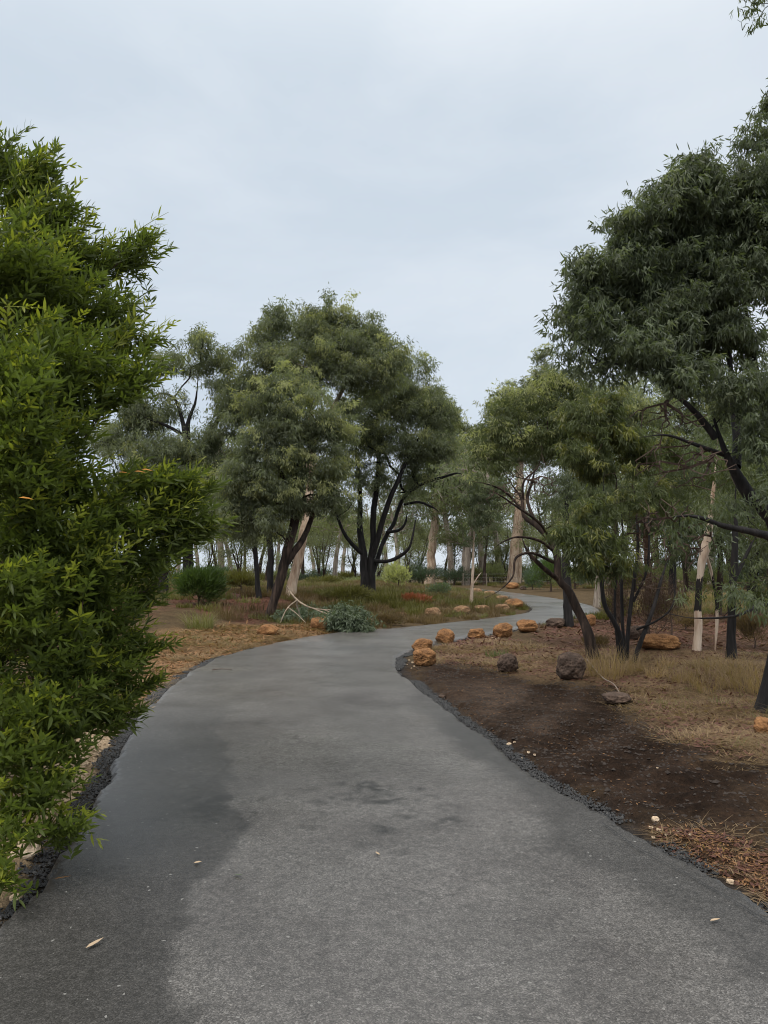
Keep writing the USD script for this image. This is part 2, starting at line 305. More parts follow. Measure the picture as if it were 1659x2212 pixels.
# ------------------------------------------------------------ ground and road
LEFT = [(0,1998),(72,1922),(140,1846),(192,1750),(240,1666),(288,1568),(317,1529),(360,1489),(414,1450),(468,1421),(540,1403),(636,1381),(732,1367),(812,1360),(892,1354),(995,1344),(1084,1333),(1132,1326),(1150,1319),(1147,1310),(1129,1302),(1100,1290.5),(1068,1283.5),(1039,1279),(979,1274)]
FAR = [(979,1270.3),(1039,1273.2),(1116,1281.5),(1180,1290),(1225,1297),(1270,1306),(1300,1318),(1290,1327)]
RIGHT = [(1222,1336),(1174,1346),(1116,1357),(1062,1369),(988,1379),(940,1389),(892,1405),(860,1418),(855,1440),(868,1459),(900,1482),(948,1517),(1002,1556),(1062,1598),(1133,1659),(1206,1706),(1296,1760),(1421,1829),(1565,1911),(1659,1979)]
def chaikin(p, n=2):
    for _ in range(n):
        q = np.empty((2 * len(p) - 2, 2)); q[0::2] = .75 * p[:-1] + .25 * p[1:]; q[1::2] = .25 * p[:-1] + .75 * p[1:]
        p = np.vstack([p[:1], q, p[-1:]])
    return p
lw = chaikin(np.array([(-0.7, -4.0), (-1.15, 1.0)] + [flat(*p) for p in LEFT] + [flat(979, 1274) + [-9, 2.0], flat(979, 1274) + [-26, 3.0]]))
rw = chaikin(np.array([flat(979, 1274) + [-26, 7.5], flat(979, 1274) + [-9, 6.6]] + [flat(*p) for p in FAR + RIGHT] + [(2.35, 1.2), (3.4, -4.0)]))
def resample(p, step):
    s = np.r_[0, np.cumsum(np.linalg.norm(np.diff(p, axis=0), axis=1))]
    t = np.arange(0, s[-1], step)
    return np.stack([np.interp(t, s, p[:, k]) for k in range(p.shape[1])], 1)
def ragged(p):
    near = p[np.linalg.norm(p, axis=1) < 22]
    out = []
    q = resample(p, 0.07)
    dist = np.linalg.norm(q, axis=1)
    keep = (dist < 18) | (np.arange(len(q)) % 6 == 0)
    q = q[keep]
    t = np.gradient(q, axis=0); t /= np.linalg.norm(t, axis=1, keepdims=True)
    nrm = np.stack([-t[:, 1], t[:, 0]], 1)
    w = (meshkit.fbm(np.c_[q * 2.3, np.zeros(len(q))], 4, 3) - 0.5) * 0.16
    return q + nrm * w[:, None]
LE, RE = ragged(lw), ragged(rw)
ROAD = Polygon(np.vstack([LE, RE])).buffer(0)
LAND_LEFT = Polygon(np.vstack([LE, [(-300, lw[-1][1]), (-300, -4)]])).buffer(0)
shapely.prepare(ROAD); shapely.prepare(LAND_LEFT)

def axis(fine_lo, fine_hi, step, lo, hi, grow):
    a = list(np.arange(fine_lo, fine_hi, step))
    s, x = step, a[-1]
    while x < hi:
        s *= grow; x += s; a.append(x)
    s, x = step, a[0]
    while x > lo:
        s *= grow; x -= s; a.insert(0, x)
    return np.array(a)
XS = axis(-5.5, 8.0, 0.06, -900, 900, 1.06)
YS = axis(2.0, 16.0, 0.06, -60, 1500, 1.035)
GX, GY = np.meshgrid(XS, YS)
pts = np.c_[GX.ravel(), GY.ravel()]
geo = shapely.points(pts)
inside = shapely.contains_xy(ROAD, pts[:, 0], pts[:, 1])
dr = shapely.distance(ROAD, geo); dr[inside] = -shapely.distance(ROAD.boundary, geo[inside])
left = shapely.contains_xy(LAND_LEFT, pts[:, 0], pts[:, 1])
near_w = smooth01((70 - np.hypot(*pts.T)) / 30)
amp = np.where(left, 0.62, 0.16)
Z = amp * smooth01(dr / 8.0) * (1 - smooth01((pts[:, 1] - 58) / 40)) - 9.0 * smooth01((pts[:, 1] - 72) / 330)
p3 = np.c_[pts, np.zeros(len(pts))]
soft = smooth01(dr / 0.8)
Z += soft * (meshkit.fbm(p3 * 0.55, 4, 5) - 0.5) * 0.22 * near_w
Z += smooth01(dr / 0.25) * (meshkit.fbm(p3 * 3.1, 4, 8) - 0.5) * 0.075 * near_w
cell = 0.12 + 0.012 * np.hypot(*pts.T)
Z = np.where(dr < cell, -0.035, Z)

def poly(px):
    return Polygon([flat(*p) if not isinstance(p[0], str) else p[1] for p in px]).buffer(0)
def sdist(pg, q):
    g = shapely.points(q); shapely.prepare(pg)
    d = shapely.distance(pg, g); i = shapely.contains_xy(pg, q[:, 0], q[:, 1])
    d[i] = -shapely.distance(pg.boundary, g[i]); return -d              # positive inside
DIRT = poly([(840,1418),(868,1424),(985,1428),(1075,1448),(1150,1466),(1240,1474),(1330,1490),(1390,1552),(1440,1600),(1540,1640),(1720,1665),(1760,1790),(1640,1850),(1500,1800),(1400,1790),(1500,1880),(1300,1800),(1000,1600)])
STRAW_R = poly([(925,1386),(1062,1374),(1160,1395),(1300,1412),(1480,1420),(1900,1450),(1900,1645),(1540,1640),(1440,1600),(1390,1548),(1330,1490),(1240,1474),(1075,1448),(960,1430)])
CHIPS_R = poly([(1400,1782),(1500,1796),(1640,1830),(1900,1860),(2100,2100),(1659,2030)])
LITTER_R = poly([(1140,1352),(1330,1325),(1700,1320),(2100,1330),(2100,1440),(1480,1420),(1300,1410),(1160,1392)])
STRAW_L = poly([(150,1600),(330,1500),(414,1448),(468,1420),(540,1402),(636,1380),(760,1362),(700,1356),(560,1365),(470,1368),(360,1385),(100,1450)])
LITTER_L = poly([(100,1310),(560,1305),(640,1335),(560,1362),(360,1345),(100,1400)])
GRAVEL_L = poly([(-300,2100),(0,1990),(140,1840),(240,1660),(300,1560),(200,1560),(60,1640),(-500,1700)])
wob = (meshkit.fbm(p3 * 1.6, 5, 21) - 0.5) * 1.0
wob2 = (meshkit.fbm(p3 * 7, 4, 23) - 0.5) * 0.5
ALB = np.tile([0.085, 0.062, 0.036], (len(pts), 1))
def lay(pg, col, edge):
    global ALB
    w = smooth01((sdist(pg, pts) + (wob + wob2) * edge * 2) / edge * 0.5 + 0.5)[:, None]
    ALB = ALB * (1 - w) + np.array(col) * w
    return w[:, 0]
lay(LITTER_L, (0.115, 0.055, 0.040), 1.2)
lay(LITTER_R, (0.085, 0.052, 0.036), 0.8)
lay(STRAW_L, (0.18, 0.115, 0.062), 0.6)
lay(STRAW_R, (0.155, 0.107, 0.066), 0.5)
lay(CHIPS_R, (0.095, 0.058, 0.034), 0.5)
lay(GRAVEL_L, (0.34, 0.26, 0.17), 0.3)
LIGHT_DIRT = poly([(960,1470),(1060,1462),(1150,1490),(1220,1540),(1180,1580),(1090,1560),(1000,1510)])
W_DIRT = lay(DIRT, (0.030, 0.0185, 0.0125), 0.45)
edge_dark = smooth01(1 - dr / 0.24 + wob2 * 1.6)[:, None] * near_w[:, None]
ALB = ALB * (1 - edge_dark) + np.array([0.026, 0.025, 0.026]) * edge_dark
lay(LIGHT_DIRT, (0.062, 0.044, 0.034), 0.5)
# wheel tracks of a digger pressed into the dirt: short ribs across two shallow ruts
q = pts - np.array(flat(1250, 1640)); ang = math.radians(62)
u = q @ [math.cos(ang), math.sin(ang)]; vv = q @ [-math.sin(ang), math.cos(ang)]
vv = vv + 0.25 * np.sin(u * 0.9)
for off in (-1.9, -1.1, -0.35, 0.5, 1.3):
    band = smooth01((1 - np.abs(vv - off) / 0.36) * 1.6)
    ALB = ALB * (1 - (W_DIRT * band * (0.18 + 0.30 * np.sin(u * 2 * np.pi / 0.26 + 2.5 * vv + 1.5 * np.sin(u * .7) + .6)))[:, None])  # shade of ribs and ruts painted into the soil colour
    Z += W_DIRT * band * (-0.03 + 0.034 * np.sin(u * 2 * np.pi / 0.26 + 2.5 * vv + 1.5 * np.sin(u * .7))) * smooth01((dr - 0.3) / 0.3)
Z += W_DIRT * (meshkit.fbm(p3 * 5.0, 5, 31) - 0.5) * 0.075 * smooth01((dr - 0.1) / 0.3)
ZG = Z.reshape(GX.shape)
H_ = RegularGridInterpolator((YS, XS), ZG, bounds_error=False, fill_value=0.0)
def H(x, y):
    z = H_(np.stack([np.atleast_1d(np.asarray(y, float)), np.atleast_1d(np.asarray(x, float))], -1))
    return float(z[0]) if np.ndim(x) == 0 else z
DR_ = RegularGridInterpolator((YS, XS), dr.reshape(GX.shape), bounds_error=False, fill_value=99.0)
DR = lambda x, y: DR_(np.stack([np.asarray(y, float), np.asarray(x, float)], -1))
def G(px, py):
    """Where the ray through a pixel meets the ground."""
    d = ray(px, py); t = np.geomspace(1.5, 400, 6000); q = CAM + t[:, None] * d
    below = np.nonzero(q[:, 2] < H(q[:, 0], q[:, 1]))[0]
    return q[below[0]] if len(below) else P(px, py, 90.0) * [1, 1, 0]

ny, nx = GX.shape
i = (np.arange(ny - 1)[:, None] * nx + np.arange(nx - 1)[None]).ravel()
quads = np.stack([i, i + 1, i + 1 + nx, i + nx], 1)
def attr(u, name, arr):
    UsdGeom.PrimvarsAPI(u).CreatePrimvar(name, Sdf.ValueTypeNames.Color3fArray, 'vertex').Set(Vt.Vec3fArray.FromNumpy(np.asarray(arr, np.float32)))
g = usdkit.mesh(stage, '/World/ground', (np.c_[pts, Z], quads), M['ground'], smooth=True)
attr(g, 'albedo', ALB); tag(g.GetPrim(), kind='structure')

# the path: one sheet, finely divided near the camera, its rim turned down
bb = []
for d0, d1, st in ((-4, 1.5, 0.2), (1.5, 10, 0.045), (10, 16, 0.1), (16, 30, 0.3), (30, 80, 0.8)):
    gx, gy = np.meshgrid(np.arange(-40, 22, st), np.arange(d0, d1, st)); b = np.c_[gx.ravel(), gy.ravel()]
    b = b[shapely.contains_xy(ROAD, b[:, 0], b[:, 1])]; b = b + rng.uniform(-.25, .25, b.shape) * st
    bd = shapely.distance(ROAD.boundary, shapely.points(b)); bb.append(b[bd > min(st, 0.3) * 0.7])
inner = ROAD.buffer(-0.06)
rim = np.vstack([LE, RE]); inn = np.array(max(getattr(inner, 'geoms', [inner]), key=lambda a: a.area).exterior.coords)[:-1]
rp = np.vstack([rim, inn] + bb)
tri = Delaunay(rp).simplices
cen = rp[tri].mean(1); tri = tri[shapely.contains_xy(ROAD, cen[:, 0], cen[:, 1])]
a_, b_, c_ = rp[tri[:, 0]], rp[tri[:, 1]], rp[tri[:, 2]]
cr = (b_[:, 0]-a_[:, 0])*(c_[:, 1]-a_[:, 1]) - (b_[:, 1]-a_[:, 1])*(c_[:, 0]-a_[:, 0])
tri[cr < 0] = tri[cr < 0][:, ::-1]
rz = 0.022 + (meshkit.fbm(np.c_[rp * 0.5, np.zeros(len(rp))], 3, 4) - 0.5) * 0.02
rz[:len(rim)] = -0.045
n3 = lambda s, k: meshkit.fbm(np.c_[rp * s, np.zeros(len(rp))], 5, k)
# damp sides and drier middle; reflected bush and sky sheen painted into the tones
dl = [flat(*p) for p in [(360,2300),(400,2100),(470,1950),(520,1850),(490,1750),(488,1600),(520,1500)]]
dl = np.array([(-0.55, 0.0)] + dl); xl = np.interp(rp[:, 1], dl[:, 1], dl[:, 0])
damp = smooth01((xl - rp[:, 0] + (n3(1.4, 41) - 0.5) * 0.45 + (n3(9, 49) - 0.5) * 0.16) / 0.07) * smooth01((10.5 - rp[:, 1]) / 4)
edge_r = np.interp(rp[:, 1], [1.2, 3.4, 5.0, 7.5, 11], [1.75, 1.15, 0.72, 0.5, 0.1])
damp2 = smooth01((rp[:, 0] - edge_r + (n3(1.1, 43) - 0.5) * 0.6 + (n3(8, 50) - .5) * .2) / 0.3) * smooth01((12 - rp[:, 1]) / 5)
wear_sheen = 1.42 - 0.74 * damp - 0.78 * damp2 + (n3(0.8, 44) - 0.5) * 0.5
for px, py, r in ((690,1484,.22),(640,1598,.2),(575,1568,.18),(845,1952,.1),(700,1740,.42),(800,1725,.4),(860,1790,.35),(960,1760,.3),(470,1740,.3)):
    c = flat(px, py); rr = np.hypot((rp[:, 0]-c[0]) , (rp[:, 1]-c[1])*0.6) / r
    wear_sheen -= 0.5 * smooth01(1.0 - rr + (n3(7, 45) - .5) * 3.2) * smooth01((n3(16, 48) - .46) / .08)
wear_sheen = np.where(rp[:, 1] > 16, 1.6 + (n3(0.5, 46) - .5) * 0.6, wear_sheen)  # sheen on the far stretch painted as paler asphalt
for k in range(46):
    c0 = np.array(flat(rng.uniform(930, 1090), rng.uniform(1850, 1960))); dv = rp - c0
    wear_sheen += 0.35 * smooth01(1 - np.abs(dv @ [.8, -.6]) / .03) * smooth01(1 - np.abs(dv @ [.6, .8]) / .08)
rough = 0.33 + 0.08 * damp + 0.10 * damp2 + (n3(0.6, 47) - 0.5) * 0.5
rough = np.where(rp[:, 1] > 12, rough - 0.06 * smooth01((rp[:, 1] - 12) / 8), rough)
road = usdkit.mesh(stage, '/World/path', (np.c_[rp, rz], tri), M['asphalt'], smooth=True)
attr(road, 'wear_sheen', np.stack([np.clip(wear_sheen, 0.35, 2.1), np.clip(rough, 0.22, 0.8), 0 * wear_sheen], 1)); tag(road.GetPrim(), kind='structure')

# ------------------------------------------------------------ shape helpers
def tube(points, radii, sides=7, rough=0.0, seed=0, cap=True):
    p = np.asarray(points, float); n = len(p)
    r = np.broadcast_to(np.asarray(radii, float), (n,))
    t = np.gradient(p, axis=0); t /= np.linalg.norm(t, axis=1, keepdims=True) + 1e-12
    ref = np.array([1.0, 0.17, 0.05]) if abs(t[:, 0]).mean() < 0.8 else np.array([0.1, 1.0, 0.0])
    a = np.cross(t, ref); a /= np.linalg.norm(a, axis=1, keepdims=True) + 1e-12
    b = np.cross(t, a); an = np.arange(sides) * 2 * np.pi / sides
    off = np.cos(an)[None, :, None] * a[:, None] + np.sin(an)[None, :, None] * b[:, None]
    rr = np.repeat(r[:, None], sides, 1)
    if rough:
        q = (p[:, None] + off * rr[..., None])
        k = 1.2 / max(r.max(), 0.02)
        rr = rr * (1 + rough * 2 * (meshkit.fbm(q * [k, k, k * 0.35], 3, seed) - 0.5))
    v = (p[:, None] + off * rr[..., None]).reshape(-1, 3)
    i, j = np.meshgrid(np.arange(n - 1), np.arange(sides), indexing='ij')
    q = np.stack([i * sides + j, i * sides + (j + 1) % sides, (i + 1) * sides + (j + 1) % sides, (i + 1) * sides + j], -1).reshape(-1, 4)
    f = np.vstack([q[:, [0, 1, 2]], q[:, [0, 2, 3]]])
    if cap:
        v = np.vstack([v, p[-1:]]); e = (n - 1) * sides + np.arange(sides)
        f = np.vstack([f, np.stack([e, np.roll(e, -1), np.full(sides, len(v) - 1)], 1)])
    return v, f

def spline(p, step):
    p = np.asarray(p, float)
    if len(p) == 2:
        n = max(2, int(np.linalg.norm(p[1] - p[0]) / step)); return p[0] + (p[1] - p[0]) * np.linspace(0, 1, n + 1)[:, None]
    out = []; q = np.vstack([2 * p[0] - p[1], p, 2 * p[-1] - p[-2]])
    for k in range(1, len(q) - 2):
        n = max(2, int(np.linalg.norm(q[k + 1] - q[k]) / step)); t = np.linspace(0, 1, n, endpoint=False)[:, None]
        a, b, c, d = q[k - 1:k + 3]
        out.append(0.5 * (2 * b + (c - a) * t + (2 * a - 5 * b + 4 * c - d) * t ** 2 + (3 * b - a - 3 * c + d) * t ** 3))
    return np.vstack(out + [p[-1:]])

def unit(v):
    return v / (np.linalg.norm(v, axis=-1, keepdims=True) + 1e-12)

def leaves(pos, d, nrm, L, W, rich=True, curve=0.0, droop=0.0, split=False):
    """Leaves with a folded midrib: pos = stalk end, d = direction, nrm = upper side. rich 8 triangles, else 4."""
    d = unit(d); s = unit(np.cross(d, nrm)); n = np.cross(s, d)
    L, W = np.broadcast_to(L, len(pos)), np.broadcast_to(W, len(pos))
    if rich:
        T = [(0, 0, 0), (.3, -.46, .10), (.3, 0, 0), (.3, .46, .10), (.65, -.40, .08), (.65, 0, 0), (.65, .40, .08), (1, 0, 0)]
        F = [(0, 1, 2), (0, 2, 3), (1, 4, 5), (1, 5, 2), (2, 5, 6), (2, 6, 3), (4, 7, 5), (5, 7, 6)]
    else:
        T = [(0, 0, 0), (.38, -.5, .08), (.42, .5, .08), (.5, 0, 0), (1, 0, 0)]
        F = [(0, 1, 3), (0, 3, 2), (1, 4, 3), (3, 4, 2)]
    T = np.array(T, float); F = np.array(F)
    t = T[None, :, 0]
    cv = np.broadcast_to(curve, len(pos))[:, None]; dp = np.broadcast_to(droop, len(pos))[:, None]
    al = L[:, None] * t; sd = W[:, None] * T[None, :, 1] + cv * L[:, None] * t ** 2; up = W[:, None] * T[None, :, 2] - dp * L[:, None] * t ** 2
    v = pos[:, None] + al[..., None] * d[:, None] + sd[..., None] * s[:, None] + up[..., None] * n[:, None]
    if split:
        return [(v[k], F) for k in range(len(pos))]
    f = F[None] + (np.arange(len(pos)) * len(T))[:, None, None]
    return v.reshape(-1, 3), f.reshape(-1, 3)

def flakes(pos, d, nrm, L, W):
    d = unit(d); s = unit(np.cross(d, nrm))
    L, W = np.broadcast_to(L, len(pos))[:, None], np.broadcast_to(W, len(pos))[:, None]
    v = np.stack([pos, pos + d * L * .45 + s * W * .5, pos + d * L, pos + d * L * .5 - s * W * .5], 1)
    f = np.array([(0, 3, 1), (1, 3, 2)])[None] + (np.arange(len(pos)) * 4)[:, None, None]
    return v.reshape(-1, 3), f.reshape(-1, 3)

def rvec(n, r):
    return unit(r.normal(size=(n, 3)))

def gum_spray(n, size, L, W, seed, rich=False):
    """A twig end with a bunch of hanging gum leaves."""
    r = np.random.default_rng(seed)
    ns = max(3, n // 11); sub = rvec(ns, r) * r.uniform(.35, .95, (ns, 1)) * size * [1, 1, .7]
    p = sub[r.integers(0, ns, n)] + r.normal(0, .17 * size, (n, 3)) * [1, 1, .75]
    d = p / size * 0.55 + np.array([0, 0, -0.75]) + r.normal(0, 0.42, (n, 3))
    nr = r.normal(0, 1, (n, 3)) + p / size
    lm = leaves(p, d, nr, L * r.uniform(.65, 1.2, n), W * r.uniform(.7, 1.2, n), rich, r.normal(0, .13, n), r.uniform(-.1, .2, n))
    tw = []
    for k in range(3):
        e = rvec(1, r)[0] * size * 0.75; e[2] = abs(e[2]) * 0.5
        tw.append(tube(np.array([[0, 0, -size * .5], e * .4, e]), [0.006, 0.004, 0.002], 3, cap=False))
    return lm if not rich else join([lm] + tw)

def shoot(n, length, L, W, seed, tip=False):
    """A leafy shoot along +x with leaves set spirally, pointing forward."""
    r = np.random.default_rng(seed)
    t = np.sort(r.uniform(0.08, 1.0, n)); ph = np.arange(n) * 2.4 + r.uniform(0, 6)
    sag = -0.10 * length * t ** 2
    p = np.stack([t * length, 0 * t, sag], 1)
    rad = np.stack([0 * t, np.cos(ph), np.sin(ph) * 0.75 + 0.15], 1)
    w = 1.2 - 0.7 * t
    d = np.stack([np.full(n, 0.62), 0 * t, 0 * t], 1) + rad * w[:, None] + r.normal(0, .1, (n, 3))
    nr = rad * [0, .45, .45] + np.array([-0.25, 0, 1.0]) + r.normal(0, .25, (n, 3))
    l = L * r.uniform(.75, 1.1, n) * np.where(t > .85, .75, 1)
    return p, d, nr, l, W * l / L, r.uniform(0.0, .25, n)

def shoot_mesh(n, length, L, W, seed):
    p, d, nr, l, w, dr_ = shoot(n, length, L, W, seed)
    x = np.linspace(0, 1, 5); st = tube(np.stack([x * length, 0 * x, -0.10 * length * x ** 2], 1), np.linspace(0.0035, 0.0012, 5), 3, cap=False)
    return join([leaves(p, d, nr, l, w, True, 0.0, dr_), st])

def grow(trunks, tips, r, r_tip=0.006, expo=0.5, step=0.5, wiggle=0.16, max_r=0.5, up=1.0):
    """Joins every tip to the nearest wood (pipe model). trunks: (points, radii). Returns branch tubes as (points, radii)."""
    N = np.vstack([p for p, _ in trunks]); R0 = np.concatenate([q for _, q in trunks])
    plen = np.concatenate([np.r_[0, np.cumsum(np.linalg.norm(np.diff(p, axis=0), axis=1))] for p, _ in trunks])
    nodes, parent, pl = list(N), [-1] * len(N), list(plen)
    start = len(N)
    d0 = np.min(np.linalg.norm(tips[:, None] - N[None], axis=2), axis=1)
    paths = []
    arr = np.zeros((len(N) + len(tips) * 14, 3)); arr[:len(N)] = N; pla = np.zeros(len(arr)); pla[:len(N)] = plen; cnt = len(N)
    for k in np.argsort(d0):
        p = tips[k]; v = p - arr[:cnt]; dist = np.linalg.norm(v, axis=1)
        cost = dist + 0.22 * pla[:cnt] + up * np.maximum(0, -v[:, 2] - 0.1 * dist)
        cost[dist < 1e-6] = 9e9
        j = int(np.argmin(cost)); D = dist[j]; m = int(np.clip(math.ceil(D / step), 1, 13))
        a = arr[j]; w = np.cross(p - a, rvec(1, r)[0]); w = w / (np.linalg.norm(w) + 1e-9) * D * wiggle * r.uniform(.3, 1) + np.array([0, 0, D * 0.06])
        w2 = rvec(1, r)[0] * D * wiggle * 0.5
        prev = j; ids = [j]
        for s in range(1, m + 1):
            t = s / m
            arr[cnt] = a + (p - a) * t + w * math.sin(math.pi * t) + w2 * math.sin(2 * math.pi * t) + (r.normal(0, 0.03, 3) * D / m if s < m else 0)
            pla[cnt] = pla[prev] + D / m; parent.append(prev); prev = cnt; ids.append(cnt); cnt += 1
        paths.append(ids)
    w = np.zeros(cnt)
    for ids in paths:
        w[ids[-1]] += 1
    for k in range(cnt - 1, start - 1, -1):
        if parent[k] >= 0:
            w[parent[k]] += w[k]
    rad = np.minimum(r_tip * np.maximum(w, 1) ** expo, max_r)
    out = []
    for ids in paths:
        q = arr[ids]; rr = rad[ids].copy()
        rr[0] = min(rr[1] * 1.15, R0[ids[0]] * 0.95) if ids[0] < start else min(rad[ids[0]], rr[1] * 1.3)
        out.append((q, rr))
    return out

def lobe_points(center, radii, n, r, hollow=0.45, under=0.35):
    """Points through an ellipsoid, denser towards its outer and upper side, thinned by noise."""
    out = np.zeros((0, 3))
    while len(out) < n:
        u = rvec(n * 3, r); q = u * (hollow + (1 - hollow) * r.random((len(u), 1)) ** 0.6)
        keep = (r.random(len(u)) < np.where(u[:, 2] < -0.25, under, 1.0))
        p = center + q * radii
        keep &= meshkit.noise(p / (0.5 * np.mean(radii)) + 7.3, 5) > r.uniform(0.08, 0.42, len(u))
        out = np.vstack([out, p[keep]])
    return out[:n]

SPRAYS = {}
def tree(name, label, cat, base, stems, lobes, leaf=('leaf_gum', 'leaf_gum_young'), bark='bark_pale', branch_bark=None, spray=(110, 0.40, 0.15, 0.033), tips_per=3.4, sprays_per=12.0,
         r_tip=0.008, young=0.3, group=None, seed=1, squash=0.85, step=0.6, big_leaves=0, sides=10, expo=0.5, max_r=0.2, trunk_rough=0.16, jitter=0.68, extra=None, sz=(0.75, 1.2), dead=None, up=1.0):
    """stems: lists of (px, py, depth offset, width in px); lobes: (px, py, rx, ry, depth offset[, density])."""
    r = np.random.default_rng(seed)
    base = np.asarray(base, float); y0 = base[1]
    T = Thing(name, label, cat, base, group)
    trunks = []
    for k, st in enumerate(stems):
        pp = np.array([P(a, b, y0 + c) for a, b, c, w in st]); ww = np.array([w / 2 / FOC * (y0 + c) for a, b, c, w in st])
        if k == 0 or st[0][1] >= stems[0][0][1] - 14:
            x, y = pp[0][:2]; pp[0][2] = H(x, y) - 0.15
        sp = spline(np.c_[pp, ww], max(0.05, ww[0] * 0.9)); r_ = np.maximum(sp[:, 3], 0.004)
        if k == 0:
            hgt = sp[:, 2] - base[2]; r_ = r_ * (1 + 0.22 * np.exp(-np.maximum(hgt, 0) / (1.6 * r_[0] + 0.01)))
        u_ = np.linspace(0, 1, len(r_)); r_ = np.maximum(r_ * (1 - 0.75 * smooth01((u_ - 0.72) / 0.28)), 0.004)
        wob_ = (np.stack([meshkit.fbm(np.c_[sp[:, :3] * 0.9 + 11 * c, ] + 3.3 * k, 3, c + seed) for c in range(3)], 1) - 0.5) * r_.mean() * 1.2
        wob_[0] = 0
        q = sp[:, :3] + wob_ * [1, 1, 0.2]
        trunks.append((q, r_))
        T.part('trunk' if k == 0 else 'stem', tube(q, r_, sides if k == 0 else max(7, sides - 2), trunk_rough * (.5 if bark in ('bark_pale', 'bark_far') else 1.3), seed + k), bark, smooth=True)
    tips, area_all, cl, yg = [], 0, [], []
    for lb in lobes:
        px, py, rx, ry, dd = lb[:5]; den = lb[5] if len(lb) > 5 else 1.0
        y = y0 + dd; c = P(px, py, y); sx, szz = rx / FOC * y, ry / FOC * y
        rad = np.array([sx, 0.5 * (sx + szz) * squash, szz])
        area = math.pi * sx * szz
        n = max(3, int(tips_per * area / (spray[1] / 0.42) ** 2)); tp = lobe_points(c, rad, n, r); tips.append(tp)
        m = int(sprays_per * den * area / (spray[1] / 0.42) ** 2)
        q = tp[r.integers(0, n, m)] + r.normal(0, jitter * spray[1], (m, 3)) * [1, 1, .8]
        cl.append(q)
        h = (q - c) / rad
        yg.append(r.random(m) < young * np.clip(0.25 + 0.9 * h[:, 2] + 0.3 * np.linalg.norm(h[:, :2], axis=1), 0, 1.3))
    tips, cl, yg = np.vstack(tips), np.vstack(cl), np.concatenate(yg)
    br = grow(trunks, tips, r, r_tip, expo, step, max_r=max_r, up=up)
    T.part('branches', join([tube(q, rr, 6 if rr.max() > 0.03 else 4, cap=False) for q, rr in br]), branch_bark or bark, smooth=True, kind='stuff')
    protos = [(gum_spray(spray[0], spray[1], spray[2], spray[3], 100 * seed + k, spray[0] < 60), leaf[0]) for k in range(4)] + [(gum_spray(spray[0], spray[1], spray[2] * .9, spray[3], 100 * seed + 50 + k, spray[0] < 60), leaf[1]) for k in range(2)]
    keep = np.ones(len(cl), bool)
    if big_leaves:
        # the leaves that show largest: the sprays nearest the camera and in view, leaf by leaf
        v = unit(cl - CAM); f = np.array([0, math.cos(PITCH), math.sin(PITCH)]); upv = np.array([0, -math.sin(PITCH), math.cos(PITCH)])
        xx, yy = v[:, 0] / (v @ f), (v @ upv) / (v @ f)
        inv = (abs(xx) < 0.49) & (abs(yy) < 0.66); dist = np.where(inv, np.linalg.norm(cl - CAM, axis=1), 1e9)
        pick = np.argsort(dist)[:int(np.ceil(big_leaves / spray[0] * 1.0))]; keep[pick] = False
        left_ = big_leaves
        for k in pick:
            n = min(spray[0], left_); left_ -= n
            p = rvec(n, r) * (r.random((n, 1)) ** 0.45) * spray[1] * [1, 1, .75]
            d = p / spray[1] * .55 + np.array([0, 0, -.75]) + r.normal(0, .42, (n, 3))
            for lf in leaves(cl[k] + p, d, r.normal(0, 1, (n, 3)), spray[2] * r.uniform(.65, 1.2, n), spray[3] * r.uniform(.7, 1.2, n), True, r.normal(0, .13, n), r.uniform(-.1, .2, n), split=True):
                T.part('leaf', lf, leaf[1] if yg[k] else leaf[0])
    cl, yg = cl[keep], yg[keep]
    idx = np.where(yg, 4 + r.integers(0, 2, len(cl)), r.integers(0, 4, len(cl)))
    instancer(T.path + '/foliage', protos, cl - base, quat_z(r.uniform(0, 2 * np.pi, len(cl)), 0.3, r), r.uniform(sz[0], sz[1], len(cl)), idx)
    if dead:
        for lb in dead:
            px, py, rx, ry, dd, n = lb; y = y0 + dd; c = P(px, py, y); sx, szz = rx / FOC * y, ry / FOC * y
            tp = lobe_points(c, np.array([sx, sx * .7, szz]), n, r, .1, 1.0)
            bt = grow(trunks + [(q, rr) for q, rr in br[:40]], tp, r, 0.004, .45, 0.25, 0.22, 0.03, up=0.3)
            T.part('dead_twigs', join([tube(q, rr, 3, cap=False) for q, rr in bt]), 'twig', kind='stuff')
    return T

